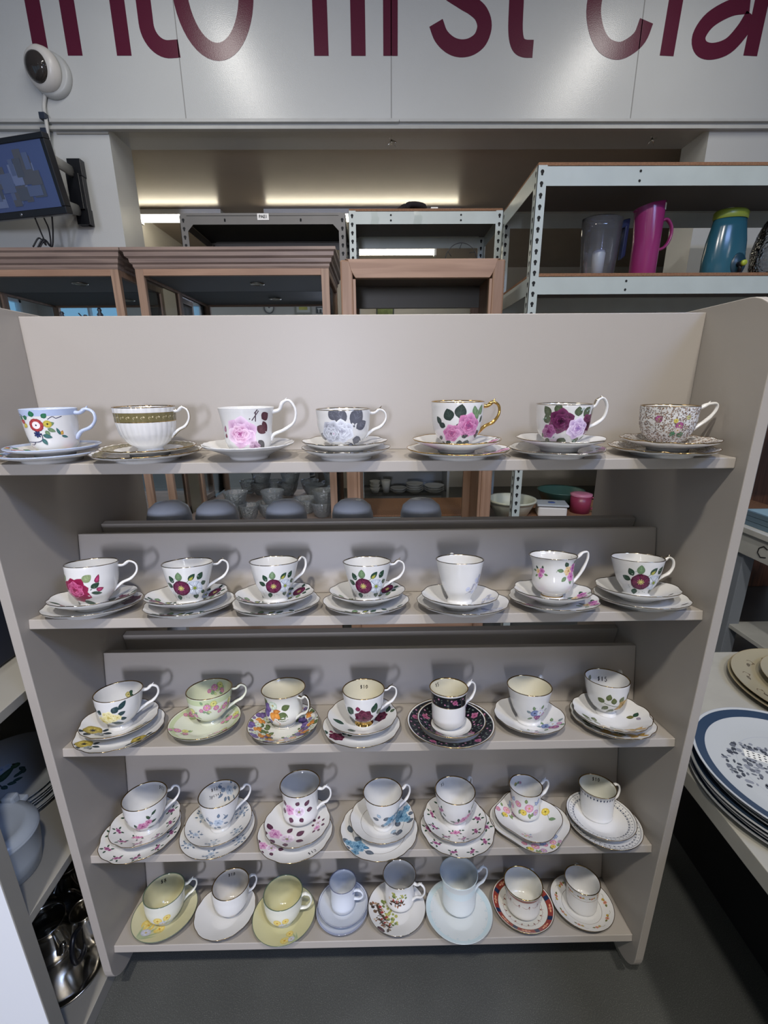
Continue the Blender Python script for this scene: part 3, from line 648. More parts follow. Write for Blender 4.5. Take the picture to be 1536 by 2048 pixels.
def m_bigrose(D):
    L_(D, (-12, 8, 120, 8, 7, col('#8a9a78')), (-15, 2, 150, 8, 5, col('#7a8a66')), (9, 9, 40, 9, 6, col('#8a9a70')), (-8, -12, 190, 10, 5, DG), (3, -12, 330, 8, 4, DG), (15, 2, 30, 8, 4, DG), (14, -3, 350, 8, 3, DG))
    D.line([(14, 0), (20, 4), (23, 9)], .7, DG); D.petal(20, 7, 1.2, 9, 4, CRI2, CRI); D.petal(19, -1, .3, 7, 4.5, CRI2, CRI)
    for k in range(8): a = k * pi / 4 + .2; D.petal(1 * cos(a), 1 * sin(a), a, 14 if k % 2 else 12.5, 11, CRI, col('#8c1c46'), k=1.1)
    D.rose(0, 1, 9, CRI, col('#a52c5e'), col('#cf6a98'), .4)
def m_pale(D):
    G = col('#a9a9b4'); Bl = col('#b4bcd4')
    D.line([(-8, -10), (-2, -5), (2, 2), (5, 10), (9, 15)], .5, G, 1)
    for x, y, r in ((-7, -3, 3.2), (4, 8, 3.5), (8, 2, 4.2), (10, 12, 3), (2, -8, 3), (10, -4, 3.6)): D.flower(x, y, r, 5, col('#d4d6e4'), Bl, G)
    for i in range(9): D.leaf(-5 + i * 2, -7 + i * 2.2, 40 * (i % 5), 4, 1.8, G)
def m_posy(D, s=1.0):
    y = col('#d9bf8a')
    L_(D, (-8, 1, 170, 6, 3, LG), (-5, -5, 220, 6, 3, LG), (5, 6, 80, 6, 3, DG), (8, -2, 340, 6, 3, LG), (-4, 5, 130, 6, 3, DG), (0, -7, 270, 5, 3, LG))
    D.rose(-3, 1, 5, col('#b07848'), y, col('#f0dcb4')); D.rose(4, 3, 5.2, col('#7c2c70'), col('#a44c90'), col('#d690c4')); D.rose(1, -5, 5, col('#8a3078'), col('#b85aa0'), col('#e0a0cc'))
    D.line([(-8, 1), (-13, 3), (-15, 0)], .4, LG, 1)
def m_yrose(D):
    dk = col('#2c4448'); y0, y1, y2 = col('#b8a85c'), col('#e2d68e'), col('#f4eec4')
    L_(D, (-15, 4, 120, 9, 4.4, dk), (-11, 4, 60, 7, 5, dk), (7, 7, 50, 9, 6, dk), (14, 10, 50, 12, 4.6, dk), (12, 3, 20, 8, 4, dk), (4, -8, 340, 9, 5, dk), (-13, -8, 220, 7, 3, dk), (13, -3, 350, 6, 4, dk), (3, -3, 300, 6, 4, dk))
    D.rose(2, 1, 9, y0, y1, y2, .2); D.rose(-7, -5, 7.5, y0, y1, y2, .8); D.rose(11, 0, 4.5, y0, y1, y2)
def m_ysaucer(D):
    y0, y1 = col('#8a7a30'), col('#d0bc58'); dk = col('#28343a')
    L_(D, (-6, -6, 200, 9, 5, dk), (0, -8, 260, 8, 5, dk), (7, -5, 320, 9, 5, dk), (11, -2, 350, 9, 4, dk), (8, 3, 20, 7, 4, dk))
    D.flower(0, 0, 10, 5, y1, y0, BK, BK, .4, 1.15); D.rose(9, -7, 5, col('#4a5058'), col('#8a9090'), col('#aeb4b0'))
def m_green(D):
    for i in range(12):
        x, y = rng.uniform(-10, 10), rng.uniform(-6, 6); D.leaf(x, y, rng.uniform(0, 360), 5, 2.6, col(['#9db07e', '#7f9a78', '#b4bf8a'][i % 3]))
    D.flower(-3, 1, 5, 5, col('#e0a8c0'), col('#b0688c'), col('#d8c060')); D.flower(5, 5, 4.5, 6, col('#e4e09a'), col('#b8b860'), col('#8a9a50')); D.flower(8, -2, 3.8, 5, col('#dca0bc'), col('#a86488'), col('#d8c060')); D.flower(-10, -3, 3, 5, col('#dca0bc'), col('#a86488'), col('#d8c060'))
def m_fruit(D):
    pu, og, gr = col('#5c4a7c'), col('#c07a34'), col('#5c6c44')
    L_(D, (5, -2, 330, 13, 9, gr), (10, 4, 20, 9, 6, gr), (-5, -9, 250, 7, 4, gr), (-9, 8, 130, 8, 5, gr))
    D.disc(-8, 4, 6, col('#8470a8'), pu, 12); D.disc(-10, -3, 5, col('#7a68a0'), pu, 12); D.petal(0, 0, -.7, 11, 8, col('#e0a050'), og); D.petal(-1, 0, -1.5, 11, 7, col('#e0a050'), og); D.petal(0, 1, .1, 9, 6, col('#d89848'), col('#9a5a2a'))
    D.flower(0, 8, 6, 5, col('#e4ece0'), col('#a8b8a0'), col('#c0b060')); D.flower(-5, -12, 3.6, 5, col('#8c84a8'), pu, og); D.line([(3, -8), (7, -14), (4, -17)], .5, og, 1)
def m_darkrose(D):
    dk = col('#2f4a3c')
    L_(D, (-11, 4, 150, 9, 8, dk), (-6, 8, 90, 5, 4, col('#7a3050')), (9, 5, 60, 10, 6, dk), (14, 2, 20, 7, 5, col('#4a5c48')), (12, 8, 80, 7, 4, dk), (-12, -4, 210, 9, 5, dk))
    for k in range(7): a = k * 2 * pi / 7; D.petal(0, 0, a, 10.5, 9, col('#3a0c26'), col('#5c1836'), k=1.0)
    D.rose(0, 0, 7, col('#2c081c'), col('#54142f'), col('#7a3450'), .3)
def m_blackband(D, n, r, h):      # flowers inside a black border strip
    pass
def m_posyblue(D):
    L_(D, (-10, 2, 150, 6, 3, col('#7c8c90')), (-6, 7, 110, 6, 3, LG), (4, 8, 70, 6, 3, LG), (10, 3, 20, 6, 3, col('#7c8c90')), (-6, -6, 220, 6, 3, LG), (8, -5, 330, 6, 3, LG))
    D.flower(-5, 2, 6, 7, col('#8c9cc0'), col('#5c6c98'), NAVY); D.flower(3, 2, 5.6, 5, col('#eef0f4'), col('#b8c0d0'), col('#c0b070')); D.flower(2, -7, 4.6, 5, col('#b86ca0'), col('#7c3470'), col('#e0d080')); D.flower(9, -2, 3.4, 5, col('#d8a8c8'), col('#a070a0'), col('#e0d080')); D.flower(-2, -5, 3, 5, col('#a85c98'), col('#7c3470'), col('#e0d080'))
    for i in range(10): D.disc(rng.uniform(-14, 14), rng.uniform(-10, 12), .5, col('#98a0b8'), n=5)
def m_ochre(D):
    g, br = col('#5f6a44'), col('#9a7438')
    for x, y, a in ((-14, 3, 150), (-11, 6, 80), (-10, -1, 250), (-4, 2, 100), (-3, -5, 250), (2, 4, 60), (13, 7, 50)): D.leaf(x, y, a, 7.5, 4.6, g)
    D.line([(-14, 2), (-6, 0), (4, -2)], .5, g, 1); D.rose(7, 0, 6.5, col('#7a5a24'), br, col('#cfb06a'), .2); D.petal(7, 0, .7, 12, 6, col('#c8a458'), br); D.petal(6, -2, 3.6, 9, 5, col('#c8a458'), br)
def m_ochre2(D):
    g, br = col('#66704c'), col('#a8823c')
    for x, y, a in ((-16, 7, 160), (-13, 9, 90), (-8, 3, 120), (-14, 3, 200)): D.leaf(x, y, a, 7, 4, g)
    D.line([(-15, 7), (-6, 2), (2, 0)], .5, g, 1)
    for a in (2.4, 2.9, 3.4, .2, -.4): D.petal(2, -1, a, 11, 4.6, col('#d0a850'), br)
def m_sprig(D):      # small pink rosebud spray
    L_(D, (-3, 1, 160, 5, 2.2, DG), (2, 4, 70, 5, 2.2, DG), (4, -2, 320, 5, 2.2, DG), (-1, -4, 250, 5, 2.2, DG))
    D.rose(0, 0, 3.4, col('#5c1c48'), col('#8c3c74'), col('#c080a8')); D.rose(4, 3, 2.4, col('#5c1c48'), col('#8c3c74'), col('#b87098')); D.disc(-3.5, -2.5, 1.2, col('#7c3064'), n=6)
def m_spray(D):
    D.line([(-12, -6), (-2, 0), (8, 9), (11, 15)], .5, DG, 1)
    L_(D, (-10, -4, 170, 6, 2.6, DG), (-6, -2, 110, 6, 2.6, DG), (8, 8, 120, 6, 2.4, DG), (10, 12, 40, 6, 2.4, DG), (-8, -5, 250, 5, 2.4, DG), (4, -6, 330, 7, 3, DG), (8, 2, 10, 6, 2.6, DG))
    D.rose(0, 0, 6, col('#7c3468'), PK, col('#e2a8c8')); D.rose(6, 4, 4, col('#6c2450'), PK, PK2); D.rose(-7, -6, 3.4, col('#6c2450'), PK, PK2)
def m_blue_scroll(D):
    b0, b1 = col('#a9b9cc'), col('#6b7c90')
    L_(D, (-10, 3, 150, 6, 3, b1), (-8, -5, 220, 7, 3, b1), (9, -4, 320, 7, 3, b1), (10, 4, 40, 7, 3, b1), (3, 9, 80, 7, 3, b1), (-3, -9, 260, 6, 3, b1), (0, -8, 300, 6, 3, b1))
    D.rose(2, 0, 7, b1, b0, col('#d6e0ea')); D.line([(-6, 0), (-12, 3), (-14, 8), (-10, 9)], .7, b1, 1); D.line([(8, 4), (12, 9), (10, 13)], .7, b1, 1); D.flower(-8, 0, 3.5, 5, b0, b1, b1)
def m_blossom(D):
    pl = col('#593348')
    L_(D, (-12, 4, 140, 7, 4.6, pl), (-4, -8, 250, 7, 5, pl), (2, 8, 60, 6, 4, pl), (12, 6, 50, 8, 4.4, pl), (14, 0, 350, 7, 4.4, pl), (-13, -3, 200, 7, 4.6, pl), (6, -8, 300, 6, 4, pl))
    D.rose(-7, 1, 7, col('#a0508c'), col('#c880b0'), col('#ecc8e0'), .3); D.flower(5, 0, 7.5, 5, col('#b898b4'), col('#ece4ec'), col('#8a8a5a'), col('#6a3a58'), .2)
def m_bluerose(D):
    b0, b1, b2 = col('#2f5a78'), col('#5a8cab'), col('#93bad0'); g = col('#5c6672')
    L_(D, (-14, 3, 170, 9, 5, g), (-8, 4, 20, 9, 5.4, g), (-7, -5, 280, 8, 4.6, g), (5, -8, 250, 6, 4, g), (14, 5, 40, 9, 5, g), (-12, 8, 130, 8, 4, col('#a0b4c4')))
    D.rose(5, 1, 8.5, b0, b1, b2, .2); D.rose(-2, -6, 4.5, b0, b1, b2); D.rose(12, -6, 5, b0, b1, b2, .6); D.petal(8, 6, .8, 7, 4, b1, b0)
def m_bright(D):
    gr = col('#7a9060')
    L_(D, (-10, -2, 250, 7, 3, gr), (0, -5, 280, 7, 3, gr), (6, -4, 240, 6, 3, gr), (-4, 8, 90, 6, 3, gr)); D.line([(0, -4), (4, 3), (10, 8)], .4, gr, 1)
    D.flower(0, 2, 6, 5, col('#ecc4cc'), col('#c8809c'), col('#d0b050')); D.flower(-14, 4, 4.5, 5, col('#e0a8b8'), col('#b06c8c'), col('#d0b050')); D.flower(-7, -5, 4.4, 5, col('#eadc70'), col('#c8a838'), col('#a88030')); D.petal(12, 6, 1.3, 9, 5, col('#b8c4dc'), col('#7484a8')); D.petal(11, 5, 2.2, 7, 4, col('#b8c4dc'), col('#7484a8')); D.flower(9, -5, 4.4, 5, col('#d8b8d0'), col('#a080a0'), col('#d0b050'))
def m_daff(D):
    g = col('#93a07c'); y = col('#d8bc5c')
    for a, l in ((100, 20), (80, 22), (60, 20), (120, 16), (45, 15)): D.petal(0, -12, radians(a), l, 2.4, g, col('#b4bf98'))
    D.flower(-5, 3, 6, 6, col('#e8d890'), y, col('#c89030')); D.flower(6, 5, 5, 6, col('#e8d890'), y, col('#c89030')); D.flower(0, -3, 4.5, 6, col('#d8d8e4'), col('#b0b4c8'), col('#c8b060'))
def m_coach(D):      # hunt meeting: riders, hounds, coach, trees, loosely painted
    for i in range(20): D.disc(rng.uniform(-13, 13), rng.uniform(6, 14), rng.uniform(1, 2.4), col(['#8a9450', '#a8a85c', '#6c7c48'][i % 3]), n=7)
    for i in range(16): D.disc(rng.uniform(-16, 14), rng.uniform(-8, 3), rng.uniform(.9, 2.2), col(['#6c5844', '#a89078', '#3c3430', '#c8b49c', '#8c5c40'][i % 5]), n=6, ry=rng.uniform(1, 3))
    for x, y in ((-8, 2), (-2, 1), (5, 3)):
        D.disc(x, y - 3, 3.6, col('#54402f'), col('#3a2c24'), 10, 1.8); D.line([(x - 2.4, y - 4), (x - 2.8, y - 8)], .6, col('#3a2c24')); D.line([(x + 2.4, y - 4), (x + 3, y - 8)], .6, col('#3a2c24')); D.petal(x + 2.4, y - 2.6, 1, 4, 1.6, col('#54402f'), col('#3a2c24')); D.disc(x, y, 1.5, col('#a03c38'), col('#7c2828'), 7, 2.2); D.disc(x, y + 2.6, .9, col('#d8b49c'), n=6); D.disc(x, y + 3.5, .9, BK, n=6, ry=.5)
def m_coach2(D):
    m_coach(D); D.disc(3, -13, 6, col('#5c2028'), col('#2c1c20'), 12, 3.6); D.disc(-1, -17, 2.4, BK, col('#4c4440'), 12); D.disc(7, -17, 2.4, BK, col('#4c4440'), 12)
def scatter(D, W_, H_, n, cs, r0, r1, leafy=.5):
    l0 = D.l
    for i in range(n):
        D.l = l0 + i % 24
        x, y = rng.uniform(-W_, W_), rng.uniform(-H_, H_); c = cs[i % len(cs)]
        if rng.rand() < leafy: D.petal(x, y, rng.uniform(0, 6.28), rng.uniform(r0, r1) * 2, rng.uniform(r0, r1), c, c)
        else: D.disc(x, y, rng.uniform(r0, r1) * .7, c, n=6)

def on(P, *items):      # items: (motif, angle, height fraction or radius fraction, rotation, scale)
    for it in items:
        fn, a, f = it[:3]; rot = radians(it[3]) if len(it) > 3 else 0; sc = it[4] if len(it) > 4 else 1
        key = 'outer' if 'outer' in P else 'at'
        if key == 'at' and len(it) <= 3: rot = radians(a + 90)
        D = Dec(P['ch'], P[key](a, f)); D.push(0, 0, rot, sc * P.get('k', 1)); fn(D)
def ins(P, fn, a, f, rot=0, sc=1):
    D = Dec(P['ch'], P['inside'](a, f)); D.push(0, 0, radians(rot), sc * 1.45); fn(D)
def price(t, h=6): return lambda D: D.text(t, -h * .37 * len(t), -h / 2, h, wd=h * .15)
def ringgarland(P, r0, n, fn, sc=1):
    for k in range(n): on(P, (fn, 360 * k / n, r0, 360 * k / n + 90, sc))

# ------------------------------------------------------------------ every set on the shelves
G1c, G1s, G1p = 'teacups on the display shelf', 'saucers on the display shelf', 'side plates on the display shelf'
SN = {1: 'top', 2: 'second', 3: 'middle', 4: 'fourth', 5: 'bottom'}
def bandpat(P, n, h, c, gc, rows=2):      # scrolls round a gilt band on a cup
    for k in range(n):
        D = Dec(P['ch'], P['outer'](360 * k / n, h)); D.line([(q * cos(t), q * sin(t) * .9) for t, q in [(t_ * .7, .4 + t_ * .32) for t_ in range(7)]], .5, gc, 1)
        D.petal(3, 0, 1.2 + (k % 2), 3, 2, gc, gc); D.line([(-2.4, -4.6), (-2.4, -6.6)], .28, c); D.line([(1.6, -4.6), (1.6, -7.6)], .28, c); D.line([(0, -5.6), (3.2, -5.6)], .22, c)
def platescroll(P, n, f, gc):
    for k in range(n):
        D = Dec(P['ch'], P['at'](360 * k / n, f)); D.push(0, 0, radians(360 * k / n + 90)); D.line([(q * cos(t), q * sin(t)) for t, q in [(t_ * .7, .4 + t_ * .36) for t_ in range(7)]], .55, gc, 1); D.petal(3.5, 0, 1.2, 3, 2, gc, gc)
SCROLLC = col('#c8bc98'); OLG = col('#6c6442')
CHZ = [col('#7c685a'), col('#9c8878'), col('#6c5c54'), col('#a89484')]
def chintz_cup(P):
    for k in range(14): on(P, (lambda D: scatter(D, 11, 30, 190, CHZ, .8, 1.8, .75), 360 * k / 14, .52))
    on(P, (lambda D: (L_(D, (2, -7, 300, 9, 7, col('#4f8a68')), (-4, -6, 240, 8, 6, col('#4f8a68'))), D.flower(0, 2, 6, 5, col('#c074a0'), col('#8a3c70'), col('#e8d8a0')), D.flower(-6, 9, 3.4, 5, col('#e4d878'), col('#b8a840'), OL), D.flower(-1, -5, 5, 7, col('#eaded8'), col('#b8a8a0'), col('#c0a050'))), -98, .52),
        (lambda D: D.flower(0, 0, 5.6, 5, col('#c87cac'), col('#8a3c70'), col('#e8d8a0')), -140, .70), (lambda D: D.flower(0, 0, 4, 5, col('#d8d49a'), col('#98985c'), LG), -82, .75))
def chintz_plate(P):
    for k in range(18): on(P, (lambda D: scatter(D, 13, 20, 150, CHZ, .9, 1.9, .75), 20 * k, .72))
    on(P, (lambda D: D.flower(0, 0, 7, 5, col('#c8a060'), col('#8a6a40'), OL), -20, .6, 0, 1), (lambda D: D.flower(0, 0, 5, 5, col('#c074a0'), col('#8a3c70'), OL), 200, .7, 0, 1))
def blackborder(P, cup):
    items = [(lambda D: D.flower(0, 0, 2.2, 5, col('#c08ca8'), col('#8c5474'), col('#e0c0cc')), 1), (lambda D: D.leaf(0, 0, 60, 5, 2.2, col('#5c6a62')), 1), (lambda D: D.leaf(0, 0, 200, 5, 2.2, col('#5c6a62')), 1), (lambda D: D.rose(0, 0, 5.2, col('#6a2048'), col('#94406c'), col('#b8708f')), 1)]
    if cup:
        P['band'](P['H'] * .66, P['H'] * .95, BK, 5); P['band'](P['H'] * .645, P['H'] * .665, GOLD)
        for k in range(26):
            for j in range(2): on(P, (items[(k * 2 + j) % 3][0], k * 360 / 26 + j * 7, .75 + j * .11))
        on(P, (items[3][0], -78, .81), (items[3][0], 160, .81), (items[3][0], 40, .81))
    else:
        a, b = cup if False else (P['b0'], .955)
        P['band'](a, b, BK, 7); P['band'](a - .012, a, GOLD, 2)
        for k in range(34):
            for j in range(3): on(P, (items[(k + j) % 3][0], k * 360 / 34 + j * 4, a + (b - a) * (.2 + .3 * j), rng.uniform(0, 360)))
        for k in range(5): on(P, (items[3][0], k * 72 + 18, (a + b) / 2, 0, 1.25))
def bb(b0):
    def f(P): P['b0'] = b0; blackborder(P, False)
    return f
def navyborder(P, f0=.80):
    for k in range(44):
        def m(D): D.line([(2.6 * cos(t / 5), 2.6 * sin(t / 5)) for t in range(0, 16, 3)], .5, NAVY); D.petal(0, 0, 1.57, 3.4, 1.6, NAVY, NAVY); D.disc(2.6, 3, .6, NAVY, n=5); D.petal(0, -1.5, -1.57, 2.6, 1.2, NAVY, NAVY)
        on(P, (m, k * 360 / 44, f0 + .02, k * 360 / 44 - 90 + 180, 1.25))
    P['band'](.925, .935, NAVY, 2)
    for k in range(100): on(P, (lambda D: D.disc(0, 0, .55, NAVY, n=5), k * 3.6, .955))
def navycup(P):
    for k in range(34):
        def m(D): D.petal(0, 2.6, -1.57, 4.4, 2.2, NAVY, NAVY); D.line([(2 * cos(t / 4), 2.4 + 1.6 * sin(t / 4)) for t in range(0, 13, 3)], .45, NAVY); D.disc(2, .5, .5, NAVY, n=5)
        on(P, (m, k * 360 / 34, .85, 0, 1.35))
    P['band'](P['H'] * .955, P['H'] * .97, NAVY)
def imari(P):
    P['band'](.80, .955, col('#8c3c34'), 4)
    for k in range(8):
        def m(D): D.disc(0, 0, 8, NAVY, NAVY, 4, 8, .78); 
        on(P, (m, k * 45 + 12, .875, k * 45 + 12 + 90, .85)); on(P, (lambda D: (D.flower(0, 0, 4, 6, col('#d8a890'), col('#b46450'), col('#d8b060')), D.leaf(3, 0, 0, 6, 3, col('#d8a078')), D.leaf(-3, 0, 180, 6, 3, col('#d8a078'))), k * 45 + 34, .875))
    P['band'](.79, .80, GOLD, 2); garland(P, .62, 18)
def garland(P, f, n):
    c = col('#7c4438')
    for k in range(n):
        def m(D):
            for t in range(-4, 5): D.disc(t * 1.7, .16 * t * t - 1, .62, c, n=6)
            D.petal(7, 2, 1.57, 4, 2, c, c); D.disc(7, -1, .9, c, n=6); D.petal(7, 2, 0, 2.4, 1.3, c, c); D.petal(7, 2, 3.14, 2.4, 1.3, c, c)
        if 'outer' in P: on(P, (m, k * 360 / n, f))
        else: on(P, (m, k * 360 / n, f, k * 360 / n + 90, 1))
def rosebud(D): L_(D, (2, 0, 10, 4, 2, OL), (-2, 0, 170, 4, 2, OL)); D.rose(0, 0, 2.6, col('#8c3c34'), col('#b86a58'), col('#e0b89a')); D.flower(4.5, 1, 1.8, 5, col('#d8b858'), col('#a88434'), OL); D.line([(5, 0), (9, -1.5), (12, 0)], .3, OL, 1)
def sprigring(f, n, sc=1.0):
    def g(P): ringgarland(P, f, n, m_sprig, sc * 1.25)
    return g
def many(*items):
    def g(P): on(dict(P, k=1.62 if 'outer' in P else 1.6), *items)
    return g
def both(*fs):
    def g(P):
        for f in fs: f(P)
    return g
def line_at(f, c=None, w_=.008): return lambda P: P['band'](f, f + w_, PGOLD if c is None else c, 2)
def pcup(txt, a=90, f=.80, h=6): return lambda P: ins(P, price(txt, h), a, f)
def small_y(D): m_small_y(D)

an = lambda a, f=.5, s=.86: many((m_anem, a, f, 0, s))
anp = many((m_anem, 215, .70, 20, .85), (m_white_anem, 300, .72, 0, .9), (m_anem, 40, .7, 180, .8))
anp2 = many((m_anem, 255, .78, 5, .9), (m_white_anem, 320, .78, 0, .9))
